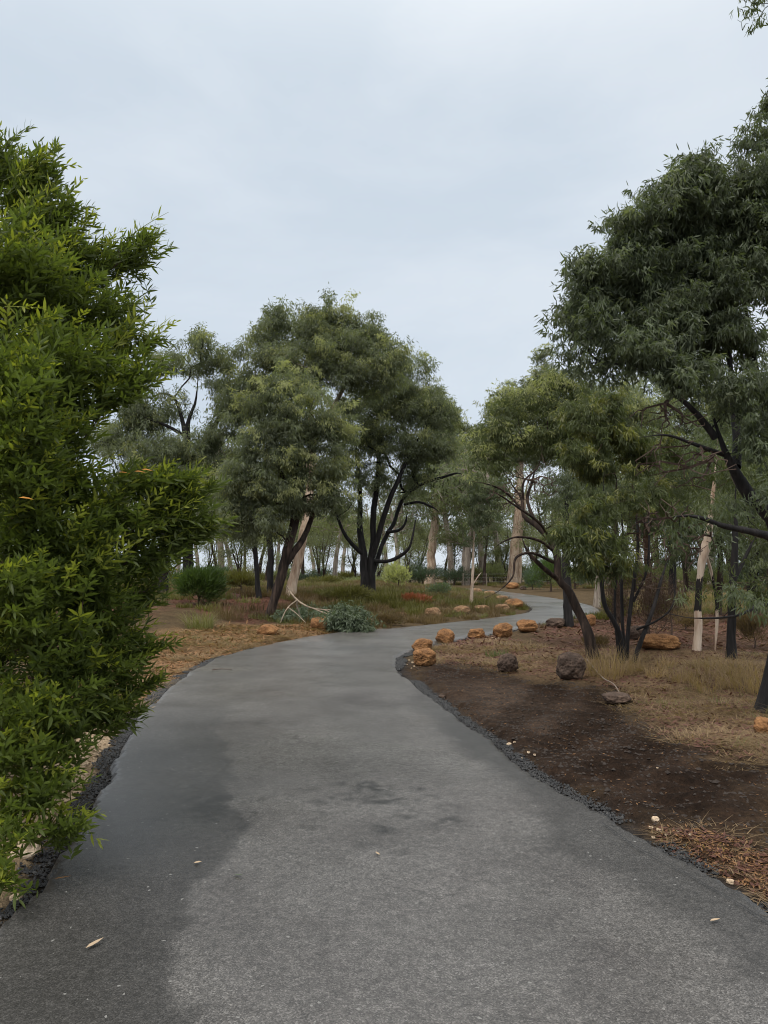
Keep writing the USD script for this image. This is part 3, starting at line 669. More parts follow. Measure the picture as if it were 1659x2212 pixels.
def rock(px, py_base, w_px, h_px, seed, squash=0.85, knobs=0.09, lift=0.2, sub=4, depth=None):
    """A boulder mesh standing on the ground at the pixel of its foot."""
    r = np.random.default_rng(seed)
    b = G(px, py_base); y = b[1]; w = w_px / FOC * y / 2; h = h_px / FOC * y / 2
    m = trimesh.creation.icosphere(sub); d = m.vertices; az = r.uniform(0, 6.28); d = d @ np.array([[math.cos(az), -math.sin(az), 0], [math.sin(az), math.cos(az), 0], [0, 0, 1]])
    d0 = d; d = d / (np.abs(d) ** 2.6).sum(1, keepdims=True) ** (1 / 2.6); dl_ = np.linalg.norm(d, axis=1); d = d0
    nrm = rvec(11, r); hh = r.uniform(.78, 1.05, 11)
    cut = np.min(np.where(d @ nrm.T > 0.05, hh / np.maximum(d @ nrm.T, 0.05), 9), axis=1)
    rad = -np.log(np.exp(-6 * np.minimum(cut, 1.25)) + np.exp(-6 * 1.08)) / 6
    v = d * (np.minimum(rad, 1.25) * dl_)[:, None]
    v = v * (1 + v[:, 2:] * r.uniform(-.16, .02))
    v = v * (1 + knobs * 3.2 * (meshkit.fbm(v * 2.1 + seed, 3, seed)[:, None] - .5) + knobs * 1.7 * (meshkit.fbm(v * 8 + seed, 3, seed + 1)[:, None] - .5))
    v = v / np.abs(v).max(0)
    a = r.uniform(0, 6.28); 
    v = v * [w, w * squash, h]
    c = np.array([b[0], y + w * squash * 0.6, H(b[0], y + w * squash * .6) + h * (1 - lift)])
    return (v + c, m.faces), np.array([c[0], c[1], c[2] - h])
# ------------------------------------------------------------ boulders
KERB = 'laterite boulders along the path edge'
def boulder(px, py, w, h, seed, m, label, sub=4, **k):
    me, loc = rock(px, py, w, h, seed, sub=sub, **k); single('boulder', me, m, label, 'boulder', None, None, loc, smooth=True)
boulder(917, 1440, 53, 40, 3, 'rock_orange', 'squat reddish orange boulder at the inner bend, front one of the touching pair')
boulder(913, 1410, 48, 36, 7, 'rock_orange', 'rounded orange boulder at the inner bend, tucked behind the front one of the touching pair')
boulder(962, 1392, 43, 38, 12, 'rock_orange', 'tall blocky orange boulder just behind the touching pair of boulders')
boulder(1030, 1378, 40, 28, 18, 'rock_orange', 'flat topped orange boulder between the tall blocky one and the rounded one')
boulder(1088, 1377, 44, 36, 23, 'rock_orange', 'rounded orange boulder with a dark foot beside a few white stones')
boulder(1140, 1367, 46, 32, 29, 'rock_orange', 'sloping brown orange boulder with its high end to the left, by the path')
boulder(1202, 1356, 42, 23, 35, 'rock_brown', 'low mossy brown boulder left of the foot of a dark trunk')
boulder(1276, 1352, 30, 30, 41, 'rock_orange', 'upright orange boulder by the far bend behind the leaning dark tree', 3)
boulder(1099, 1455, 48, 48, 47, 'rock_brown', 'pointed brown boulder at the edge of the dark dirt and dry grass', knobs=0.14)
boulder(1238, 1469, 66, 64, 58, 'rock_brown', 'large dark brown boulder at the foot of the leaning dark tree', squash=0.9)
boulder(1335, 1523, 62, 26, 61, 'rock_brown', 'flat grey brown rock half sunk in the dark dirt', lift=0.3)
boulder(1432, 1405, 92, 44, 66, 'rock_orange', 'big deep orange boulder under the trees, right of the many stemmed shrub')
boulder(1384, 1382, 52, 36, 71, 'rock_brown', 'dark boulder behind the big deep orange one under the trees', 3)
boulder(1655, 1588, 44, 38, 76, 'rock_orange', 'bright orange boulder cut by the right edge of the view')
boulder(578, 1371, 48, 28, 81, 'rock_orange', 'wide flat orange brown boulder in front of the leaning shaggy trunk', 3)
boulder(690, 1359, 44, 30, 85, 'rock_orange', 'rounded orange boulder with fallen grey foliage around it', 3)
boulder(865, 1336, 30, 14, 90, 'rock_tan', 'small flat tan boulder in the heath, leftmost of those on the island', 3)
boulder(934, 1332, 40, 22, 95, 'rock_tan', 'layered tan boulder in the heath below the red shrub', 3)
boulder(998, 1327, 38, 22, 99, 'rock_tan', 'tan boulder left of the thin pale sapling', 3)
boulder(1043, 1321, 36, 18, 104, 'rock_tan', 'flat pale boulder right of the thin pale sapling', 3)
boulder(1086, 1320, 34, 18, 109, 'rock_tan', 'low boulder left of the big rock at the tip of the island', 3)
boulder(1110, 1315, 46, 26, 114, 'rock_orange', 'wide brown boulder at the tip of the island, by the tight bend', 3)
boulder(1086, 1298, 34, 14, 119, 'rock_tan', 'flat boulder behind the tip of the island, on the far side', 3)
boulder(1031, 1284, 24, 16, 124, 'rock_tan', 'small upright boulder by the far stretch of path', 3)
boulder(1058, 1289, 26, 14, 129, 'rock_tan', 'small low boulder between the far stretch of path and the island', 3)
boulder(1108, 1272, 30, 18, 134, 'rock_orange', 'rust brown boulder at the foot of the broad pale trunk across the far path', 3)
boulder(1131, 1274, 16, 10, 139, 'rock_brown', 'small dark boulder right of the rust brown one across the far path', 3)
boulder(955, 1510, 18, 10, 144, 'rock_brown', 'small black clod lying on the right rim of the path', 3)
boulder(48, 1850, 62, 42, 149, 'rock_cream', 'cream limestone lump under the left bush beside the path', 4)
boulder(30, 1950, 26, 16, 153, 'rock_cream', 'small cream stone at the lower left under the bush', 3)

# ------------------------------------------------------------ the near bush on the left
def near_bush():
    r = np.random.default_rng(5)
    base = np.array([-2.95, 5.3, float(H(-2.95, 5.3))])
    T = Thing('shrub_tree', 'large bright green leafy shrub tree filling the left edge beside the path', 'tree', base)
    lobes = [(10,345,70,70,5.3),(95,360,44,56,5.2),(140,440,50,46,5.2),(320,520,40,60,5.35),(345,720,26,34,5.1),(465,1128,28,16,5.0),(415,1155,34,20,5.0),(435,1060,44,40,5.0),(400,1030,40,34,5.0),(345,1380,28,24,5.0),(320,1470,28,22,4.95),(60,400,70,70,5.2),(95,470,75,70,5.1),(170,540,90,80,5.2),(40,560,130,120,4.7),(215,570,70,70,5.3),(290,540,52,70,5.35),(160,640,130,80,5.0),(265,660,70,65,5.2),
             (300,725,62,52,5.1),(120,740,150,90,4.6),(230,770,90,60,4.9),(40,800,110,80,4.2),(310,800,50,46,4.9),(150,850,110,80,4.7),(265,845,66,38,4.8),(50,890,110,80,4.1),(150,930,80,48,4.6),
             (60,1000,120,90,4.2),(170,1030,90,70,4.6),(300,1030,66,34,4.9),(375,1040,68,48,5.0),(90,1120,140,90,4.4),(260,1110,110,70,4.8),(385,1110,85,50,5.0),(425,1125,42,28,5.0),(180,1200,150,80,4.6),(330,1185,95,55,5.0),
             (70,1260,130,90,4.2),(220,1280,110,70,4.7),(310,1270,70,50,5.1),(110,1350,130,80,4.3),(250,1360,90,66,4.8),(295,1395,55,46,5.0),(170,1440,130,70,4.5),(265,1470,75,44,4.9),(70,1510,130,80,4.2),(210,1530,95,50,4.6),
             (265,1535,50,34,4.7),(110,1590,110,56,4.3),(30,1620,90,70,4.0),(120,1670,80,44,4.1),(50,1720,90,56,3.95),(140,1765,66,34,4.0),(180,1785,36,26,4.0),(20,1800,60,50,3.8),(15,1890,42,40,3.7),(30,1920,26,22,3.7)]
    back = [(-180,y,190,150,5.6) for y in range(420,1900,200)] + [(40,y,170,150,6.0) for y in range(620,1780,190)] + [(190,y,90,80,5.9) for y in (700,1240,1380)] + [(-160,y,170,140,4.6) for y in range(520,1850,220)]
    axis_ = lambda z: np.stack([np.full(len(z), base[0] - 0.1), np.full(len(z), base[1]), z], 1)
    pos, dirs, tip = [], [], []
    for k, (px, py, rx, ry, y) in enumerate(lobes + back):
        c = P(px, py, y); sx, sz = rx / FOC * y, ry / FOC * y
        area = math.pi * sx * sz; n = int((54 * (.62 if px > 200 and py < 780 else 1) if k < len(lobes) else 34) * area / 0.16) + 4
        u = rvec(n, r) * r.random((n, 1)) ** 0.5
        q = c + u * [sx * .92, max(sx, sz) * .8, sz * .9]
        out = unit(q - axis_(q[:, 2] - 0.35))
        d = unit(out * 0.9 + np.array([0.12, -0.1, 0.42]) + r.normal(0, .33, (n, 3)) + 0.25 * u)
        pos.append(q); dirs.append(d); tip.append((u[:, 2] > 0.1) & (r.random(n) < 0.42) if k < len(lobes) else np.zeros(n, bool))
    length = 0.32
    for a, b, yy in [((215,570),(265,474),5.25),((205,590),(235,500),5.2),((275,600),(345,468),5.35),((285,640),(333,540),5.35),((260,560),(300,500),5.3),((110,400),(120,315),5.2),((55,370),(45,296),5.2),((80,390),(85,300),5.2),((140,480),(168,400),5.2),((110,440),(130,370),5.2),((290,740),(350,705),5.1),((300,690),(330,630),5.1),
                     ((400,1150),(502,1130),5.0),((390,1120),(470,1100),5.0),((400,1060),(445,1036),5.0),((315,1410),(378,1380),4.9),((300,1480),(345,1462),4.9),((175,1780),(228,1800),4.0),((240,1540),(308,1520),4.7),((160,1620),(212,1612),4.2),((340,820),(375,800),4.9),((10,330),(5,282),5.2),((280,1240),(390,1215),5.0)]:
        A, B = P(*a, yy), P(*b, yy); m = max(2, int(np.linalg.norm(B - A) / .085)); dd = unit((B - A)[None])[0]
        for t in np.linspace(0, 1, m):
            pos.append((A + (B - A) * t - dd * .08)[None]); sgn = r.normal(0, .38, 3); dirs.append(unit((dd + sgn * (1 - .6 * t))[None])); tip.append(np.array([r.random() < .5]))
    pos, dirs, tip = np.vstack(pos), np.vstack(dirs), np.concatenate(tip)
    start = pos - dirs * length * 0.75
    # keep the shoots that rise free of the ground
    ok = (start[:, 2] > H(start[:, 0], start[:, 1]) + 0.06) & (pos[:, 2] > H(pos[:, 0], pos[:, 1]) + 0.06)
    start, dirs, tip, pos = start[ok], dirs[ok], tip[ok], pos[ok]
    stems = []
    for k, (dx, dy, top, w) in enumerate([(0, 0, 4.6, .045), (.18, -.25, 3.6, .032), (-.25, .2, 4.2, .036), (.3, .1, 2.9, .026)]):
        p = spline(base + np.array([[dx*.2, dy*.2, -.1], [dx*.5, dy*.5, top*.25], [dx, dy, top*.6], [dx*1.3, dy*1.2, top]]), .15)
        stems.append((p, np.linspace(w, .008, len(p)))); T.part('trunk' if k == 0 else 'stem', tube(*stems[-1], 8, .1, k), 'bark_brown', smooth=True)
    sel = r.permutation(len(start))[:620]
    br = grow(stems, start[sel], r, 0.0032, .44, .22, .14, .03, up=.7)
    T.part('branches', join([tube(q, rr, 4, cap=False) for q, rr in br]), 'twig', smooth=True)
    # leaves one by one on the shoots that show largest
    v = start - CAM; dist = np.linalg.norm(v, axis=1); ang = v[:, 0] / v[:, 1]; el = v[:, 2] / v[:, 1]
    cand = np.where((ang > -0.47) & (el < .6) & (el > -.55), dist, 1e9)
    pick = np.argsort(cand)[:40]; left_ = 296
    for k in pick:
        n = 15 if left_ >= 15 else left_
        if n <= 0: break
        left_ -= n
        p, d, nr, l, w, dr_ = shoot(n, length, .076, .019, int(k))
        X = dirs[k]; Y = unit(np.cross([0, 0, 1.0], X)); Zv = np.cross(X, Y); R = np.stack([X, Y, Zv], 1)
        for lf in leaves(start[k] + p @ R.T, d @ R.T, nr @ R.T, l, w, True, 0, dr_, split=True):
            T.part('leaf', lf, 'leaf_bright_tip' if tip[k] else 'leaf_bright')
    for px, py, y in ((290,1018,4.7),(305,1014,4.7),(255,1020,4.7),(40,1075,3.9)):
        b = P(px, py, y)
        lf = leaves(b[None] , np.array([[1., .2, .1]]), np.array([[.1, -.6, 1.]]), .07, .018, True, 0, .25, split=True)[0]
        T.part('leaf', lf, 'leaf_orange', label='orange dying leaf')
    keep = np.ones(len(start), bool); keep[pick] = False
    s, d, t = start[keep], dirs[keep], tip[keep]
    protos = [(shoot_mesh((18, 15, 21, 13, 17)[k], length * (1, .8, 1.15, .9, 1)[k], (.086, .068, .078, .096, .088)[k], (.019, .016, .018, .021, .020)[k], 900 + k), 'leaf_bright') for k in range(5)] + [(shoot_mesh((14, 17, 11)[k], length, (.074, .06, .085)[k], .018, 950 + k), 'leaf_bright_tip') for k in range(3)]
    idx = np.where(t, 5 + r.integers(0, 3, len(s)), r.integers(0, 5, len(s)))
    upv = np.tile([0, 0, 1.0], (len(s), 1)) + r.normal(0, .25, (len(s), 3))
    instancer(T.path + '/foliage', protos, s - base, quat_frame(d, upv), r.uniform(.75, 1.15, len(s)), idx, names_=('leafy_shoot',))
    print('bush shoots', len(s))
near_bush()
# ------------------------------------------------------------ trees in the middle distance
t_ = {}
t_['tall'] = tree('gum_tree', 'tallest gum tree, broad domed crown, pale leaning trunk behind the shaggy one', 'tree', G(622, 1290),
    [[(626,1292,0,22.1),(641,1220,0,20.4),(655,1150,0,19.6),(668,1090,.3,17.8),(675,1000,.8,18.7),(670,900,1.2,15.3),(660,800,1.5,10.2)],
     [(672,1040,.5,15.3),(640,940,1,11.9),(600,850,1,8.5)], [(674,960,1,13.6),(720,880,1,10.2),(760,800,1,6.8)]],
    [(640,715,105,52,1),(560,770,72,62,.5),(650,790,100,60,0),(755,745,80,58,1),(805,770,55,60,1),(530,850,55,60,1),(720,830,95,60,.5),(800,850,70,60,.8),(800,735,52,46,1),(845,785,42,46,1),(700,720,70,46,1),(590,840,70,50,.5),(500,920,55,45,1.5),(470,1000,55,50,1.5)],
    bark='bark_pale', branch_bark='bark_far', seed=21, sprays_per=20)
t_['front'] = tree('gum_tree', 'smaller drooping gum tree on a leaning shaggy brown trunk by the fallen branch', 'tree', G(581, 1336),
    [[(580,1338,0,18),(596,1285,0,21),(612,1230,0,22),(622,1180,0,20),(635,1130,.2,20),(640,1060,.4,16),(640,980,.5,12),(632,880,.5,8)],
     [(618,1215,0,18),(650,1170,.2,14),(668,1130,.5,11),(690,1060,.6,8)], [(638,1080,.3,12),(600,1010,.3,9),(575,960,.3,6)]],
    [(632,835,52,40,0),(605,885,80,48,0),(680,890,70,55,.2),(640,940,100,60,0),(560,960,60,55,0),(710,960,45,50,.3),(600,1020,95,55,-.2),(690,1020,60,50,.2),(540,1060,65,48,0),(590,1090,80,45,-.3),(650,1080,70,40,0),(520,1120,50,40,0),(720,1080,40,36,0,.6),(560,1150,50,34,0,.6)],
    bark='bark_dark', seed=22, spray=(104, .34, .135, .030), sprays_per=20, young=.42)
t_['burnt'] = tree('gum_tree', 'fire blackened many stemmed gum tree standing in the heath of the island', 'tree', G(792, 1286),
    [[(788,1288,0,20.8),(788,1230,0,19.2),(783,1180,0,16.0),(776,1130,.1,12.8),(778,1070,.2,10.4),(772,1000,.4,8.0),(770,930,.5,5.6)],
     [(803,1288,0,19.2),(802,1230,0,17.6),(806,1180,0,13.6),(806,1120,0,12.8),(812,1060,.1,12.0),(818,1000,.2,9.6),(826,920,.4,6.4)],
     [(801,1215,0,12.8),(820,1150,-.2,12.0),(838,1090,-.3,11.2),(860,1040,-.4,9.6),(885,980,-.3,7.2),(905,930,0,4.8)],
     [(805,1240,0,10.4),(828,1170,.4,9.6),(850,1130,.6,8.8),(870,1080,.8,8.0),(920,1020,1,5.6)],
     [(788,1200,0,10.4),(765,1180,-.3,8.8),(745,1155,-.4,8.0),(730,1120,-.5,5.6),(715,1080,-.5,4.0)],
     [(806,1212,0,8.8),(838,1212,-.5,8.0),(866,1200,-.8,8.0),(885,1180,-1,5.6),(895,1140,-1,4.0),(902,1100,-1,2.8)],
     [(835,1150,.3,7.2),(862,1145,.2,6.4),(875,1130,.2,5.6),(880,1105,.2,4.0)],
     [(880,1065,.5,6.4),(920,1042,.5,6.4),(960,1030,.4,5.6),(990,1022,.3,4.0),(1010,1032,.3,2.4)],
     [(872,1090,.5,5.6),(905,1085,.3,5.6),(935,1096,.2,4.8),(950,1106,.2,3.2)]],
    [(895,845,50,46,.5),(850,810,44,40,.7),(775,905,55,50,.6),(830,885,65,55,.6),(870,860,50,45,.5),(905,905,50,55,.4),(945,910,40,50,.4),(850,955,70,45,0),(780,965,55,40,.2),(735,1010,45,45,-.3),(920,975,60,42,.2),(960,985,40,36,.3),(800,1030,45,34,-.2,.6),(860,1035,50,36,.4,.6),(740,1070,40,34,-.4,.7),(905,1050,50,34,.5,.6),(890,790,30,28,.8)],
    bark='bark_black', seed=23, sprays_per=20, young=.26, r_tip=.010)
t_['leftdark'] = tree('gum_tree', 'dark forked gum tree with an open crown rising behind the left bush', 'tree', G(405, 1285),
    [[(405,1288,0,26),(407,1200,0,22),(406,1100,0,20),(404,1000,0,19),(402,945,0,15),(410,905,0,9),(425,860,0,8),(430,800,0,6)],
     [(402,950,0,13),(392,900,.2,8),(375,860,.3,6),(345,850,.4,5),(320,870,.4,4)], [(405,1000,0,14),(450,960,.2,12),(465,920,.4,10),(490,870,.5,6)],
     [(398,940,0,8),(360,920,-.2,7),(320,905,-.3,5),(280,900,-.3,4)]],
    [(428,765,50,38,0),(395,790,48,36,.3),(460,800,40,36,0),(345,880,50,26,.3),(310,915,50,24,0),(400,870,28,16,0,.5),(290,890,40,40,0),(475,960,48,40,.3),(440,1010,55,40,.2),(500,900,36,46,1),(340,980,55,24,-.3,.7),(420,1060,70,36,0),(330,1040,60,30,0)],
    bark='bark_black', seed=24, sprays_per=20, young=.2)
t_['leftdark2'] = tree('gum_tree', 'straight black trunked gum tree half hidden behind the left bush', 'tree', G(352, 1290),
    [[(352,1292,0,22),(354,1200,0,19),(358,1120,0,17),(362,1050,0,14),(360,980,0,10)]], [(355,1000,70,50,0),(300,1040,60,50,0),(250,960,60,50,1),(310,940,50,40,1),(390,1060,40,40,0)],
    bark='bark_black', seed=25, sprays_per=20, young=.2)
t_['thinblack'] = tree('gum_tree', 'slim black trunk left of the shaggy leaning tree, crown lost in the foliage', 'tree', G(560, 1292),
    [[(560,1294,0,12),(556,1240,0,11),(550,1190,0,10),(545,1130,0,8),(548,1060,0,6)]], [(540,1080,60,46,0),(500,1060,55,46,0),(480,1110,50,40,0),(520,1150,44,30,0,.7)],
    bark='bark_black', seed=26, sprays_per=20)
t_['black2'] = tree('gum_tree', 'straight black trunk just left of the shaggy leaning tree', 'tree', G(590, 1285),
    [[(586,1286,0,15),(584,1220,0,14),(581,1150,0,13),(580,1080,0,10),(590,1000,0,8)]], [(585,1010,70,50,0),(560,1080,56,40,0),(620,1060,50,40,0)],
    bark='bark_black', seed=27, sprays_per=20)
t_['pale_mid'] = tree('gum_tree', 'straight pale mottled trunk with a green crown, right of the blackened tree', 'tree', G(929, 1263),
    [[(928,1264,0,20),(932,1210,0,18),(937,1150,0,17),(942,1090,0,15),(948,1040,0,14),(955,980,0,10)], [(941,1110,0,13),(965,1070,.5,10),(985,1050,.5,7)]],
    [(925,880,50,46,0),(965,930,50,55,0),(1000,960,50,50,0),(940,1000,60,46,0),(1010,1010,50,44,0),(920,1050,46,36,0),(980,1060,56,34,0),(1040,990,34,50,1),(1030,1060,34,34,.5)],
    bark='bark_pale', seed=28, spray=(84, .5, .22, .052), sprays_per=17, leaf=('leaf_hang', 'leaf_gum_young'), young=.35)
t_['pale_far'] = tree('gum_tree', 'broad pale trunk across the far stretch of path with a yellowish crown', 'tree', G(1112, 1264),
    [[(1106,1265,0,22),(1111,1200,0,20),(1117,1130,0,19),(1122,1060,0,17),(1122,980,0,16),(1120,900,0,12)], [(1121,1264,.3,12),(1123,1200,.3,11),(1126,1130,.3,10),(1140,1040,.4,11)]],
    [(1115,850,44,30,0),(1095,900,44,44,0),(1150,880,50,46,0),(1120,960,60,50,0),(1175,820,34,34,0),(1185,770,26,20,1),(1080,980,36,50,0),(1160,980,40,50,0),(1060,1060,36,30,0,.6)],
    bark='bark_pale', seed=29, spray=(84, .55, .25, .06), sprays_per=16, young=.5)
t_['sapling'] = tree('sapling', 'thin pale sapling with few leaves standing in the heath of the island', 'tree', G(1017, 1311),
    [[(1017,1312,0,7.5),(1019,1280,0,7),(1021,1240,0,6),(1023,1190,0,4.5),(1026,1130,0,3),(1030,1080,0,2)], [(1020,1265,0,3),(1033,1245,0,2.5),(1040,1236,0,2)]],
    [(1015,1080,30,28,0,.6),(1045,1060,36,30,.2,.7),(1010,1130,30,22,0,.5),(1050,1110,34,24,0,.6),(1065,1050,30,24,0,.6),(1020,1170,26,16,0,.35),(1060,1140,24,14,0,.4)],
    bark='bark_burnt_white', branch_bark='twig', seed=30, spray=(60, .3, .14, .028), sprays_per=30, r_tip=.004, leaf=('leaf_dark', 'leaf_gum'), max_r=.03)

# ------------------------------------------------------------ trees near the right side
t_['lean'] = tree('leaning_tree', 'dark trunked tree leaning left over the path behind the brown boulder', 'tree', G(1281, 1421),
    [[(1283,1423,0,26.5),(1272,1375,0,21.8),(1258,1337,.1,20.3),(1240,1300,.1,18.7),(1225,1271,.1,17.2),(1207,1250,.1,15.6),(1202,1199,.2,15.6),(1186,1166,.3,14.0),(1159,1136,.4,11.7),(1132,1115,.5,9.4),(1128,1078,.6,7.8),(1110,1050,.8,5.5),(1085,1010,1,3.9)],
     [(1207,1252,.1,11.7),(1180,1232,-.1,10.1),(1159,1212,-.2,9.4),(1139,1189,-.2,7.8),(1128,1160,-.2,6.2)],
     [(1160,1138,.4,8.6),(1140,1080,.7,7.0),(1150,1040,.9,5.5),(1160,1000,1,3.9)], [(1190,1172,.3,7.8),(1165,1130,-.2,6.2),(1110,1090,-.4,4.7),(1070,1064,-.6,3.1),(1040,1052,-.7,2.0)],
     [(1196,1190,.2,7.0),(1165,1168,-.3,6.2),(1120,1160,-.5,4.7),(1085,1172,-.7,3.1),(1062,1190,-.8,2.0)], [(1195,1215,.2,7.0),(1150,1195,-.4,6.2),(1115,1205,-.6,5.5),(1108,1245,-.7,3.9),(1080,1275,-.8,2.7),(1048,1292,-.9,1.6)],
     [(1128,1100,.6,6.2),(1090,1062,.3,4.7),(1050,1045,.1,3.1),(1020,1040,0,2.0)], [(1130,1080,.6,5.5),(1132,1040,.6,4.7),(1160,1012,.7,3.1),(1170,980,.7,2.3)]],
    [(1120,890,70,44,1.2),(1180,860,66,50,1.4),(1235,835,50,50,1.6),(1090,930,50,40,1),(1150,930,76,46,1.2),(1215,910,60,50,1.5),(1100,985,60,34,.9),(1170,980,60,34,1.2),(1230,975,45,36,1.4),(1065,1030,40,26,.5,.6),(1050,975,28,30,.6,.7)],
    bark='bark_dark', branch_bark='bark_dark', seed=31, spray=(64, .23, .105, .020), sprays_per=24, tips_per=2.2, leaf=('leaf_hang', 'leaf_gum_young'), young=.3, r_tip=.0035, max_r=.05, step=.3, dead=[(1150,1040,75,45,.7,170),(1100,1080,60,40,.2,70)])
t_['dark_behind'] = tree('gum_tree', 'straight dark trunk behind the leaning tree, beside the mossy brown boulder', 'tree', G(1228, 1354),
    [[(1228,1355,0,20),(1227,1310,0,19),(1225,1260,0,18),(1222,1200,0,16),(1224,1120,0,13),(1230,1040,0,10)]], [(1235,900,50,50,0),(1200,960,45,50,0),(1255,980,50,60,0),(1225,1050,50,40,0),(1190,1060,36,30,0),(1270,860,50,46,.5)],
    bark='bark_black', seed=32, spray=(90, .34, .14, .024), sprays_per=15, leaf=('leaf_dark', 'leaf_gum'), young=.2, r_tip=.005)
t_['multi'] = tree('multi_stemmed_tree', 'many stemmed dark shrubby gum with hanging bright foliage, rising from pale grass', 'tree', G(1350, 1432),
    [[(1345,1434,0,13.6),(1340,1380,0,12.0),(1325,1340,0,10.4),(1308,1310,0,9.6),(1300,1260,0,8.8),(1297,1200,0,7.2),(1300,1120,0,5.6),(1305,1020,0,4.0)],
     [(1352,1434,.1,10.4),(1355,1380,.2,9.6),(1362,1310,.3,8.8),(1372,1240,.3,8.0),(1378,1160,.4,6.4),(1370,1060,.5,4.8)],
     [(1360,1434,-.1,12.0),(1385,1385,-.1,10.4),(1402,1340,0,8.8),(1418,1290,.1,8.0),(1432,1240,.2,6.4),(1450,1190,.3,4.0)],
     [(1350,1432,.4,8.0),(1345,1340,.5,7.2),(1343,1260,.5,7.2),(1345,1180,.5,6.4),(1340,1080,.5,4.8)], [(1368,1300,.3,6.4),(1395,1240,.3,5.6),(1402,1180,.3,4.8),(1400,1100,.4,4.0)], [(1375,1360,0,5.6),(1420,1340,-.2,4.0),(1452,1310,-.3,3.2),(1462,1250,-.3,2.4)],
     [(1340,1430,.2,6.4),(1328,1330,.3,5.6),(1330,1240,.3,4.8),(1325,1160,.3,4.0)]],
    [(1300,890,56,34,.6),(1262,920,44,40,.4),(1340,905,50,40,.8),(1280,960,60,44,.3),(1345,965,60,44,.6),(1252,1000,44,36,0),(1310,1030,64,40,.2),(1380,1000,50,46,.8),(1290,1090,52,34,-.5),(1255,1120,50,32,-.9),(1232,1165,38,36,-1.1),(1275,1180,52,42,-1),(1310,1150,42,36,-.8),(1300,1220,44,34,-1),(1250,1225,34,32,-1.2),(1335,1205,34,24,-.8),(1345,1100,40,36,-.3),(1400,1070,44,40,.4),(1420,980,50,50,1)],
    bark='bark_black', branch_bark='twig', seed=33, spray=(38, .17, .115, .020), sprays_per=20, tips_per=1.8, leaf=('leaf_hang', 'leaf_yellow'), young=.28, r_tip=.0032, max_r=.05, step=.3, expo=.45, big_leaves=290, dead=[(1380,1160,60,60,.3,170),(1400,1240,60,50,.2,110)])
t_['white'] = tree('gum_tree', 'slender white trunk with a burnt black middle under the right hand trees', 'tree', G(1503, 1405),
    [[(1503,1407,0,17),(1507,1350,0,16),(1508,1290,0,14),(1512,1240,0,14),(1515,1210,0,17),(1522,1180,0,20),(1530,1150,0,17),(1534,1110,0,12),(1540,1060,0,10),(1548,980,0,8)], [(1524,1195,0,8),(1538,1240,.2,6),(1548,1320,.3,6),(1544,1412,.3,9)]],
    [(1545,985,60,46,.5),(1490,1000,60,46,.8),(1590,1020,55,46,.5),(1520,1060,50,30,.3,.6),(1455,1050,46,40,.8)],
    bark='bark_white_charred', branch_bark='twig', seed=34, spray=(80, .3, .13, .022), sprays_per=15, leaf=('leaf_dark', 'leaf_hang'), young=.3, r_tip=.004)
t_['dark_right'] = tree('gum_tree', 'dark straight trunk right of the white one under the right hand trees', 'tree', G(1578, 1424),
    [[(1577,1426,0,22),(1580,1360,0,18),(1582,1290,0,17),(1586,1220,0,15),(1588,1140,0,13),(1590,1050,0,10)], [(1583,1260,0,9),(1606,1210,.2,8),(1630,1160,.3,6)]],
    [(1590,1010,66,50,.5),(1640,1060,55,50,.5),(1560,1100,46,40,.3,.7),(1650,1160,46,50,.3),(1620,1260,50,40,-.5),(1650,1310,46,36,-.6),(1560,1290,44,26,-.6,.8)],
    bark='bark_black', branch_bark='twig', seed=35, spray=(60, .26, .12, .020), sprays_per=16, leaf=('leaf_hang', 'leaf_gum'), young=.25, r_tip=.004, tips_per=2.4)
big_base = G(1682, 1535)
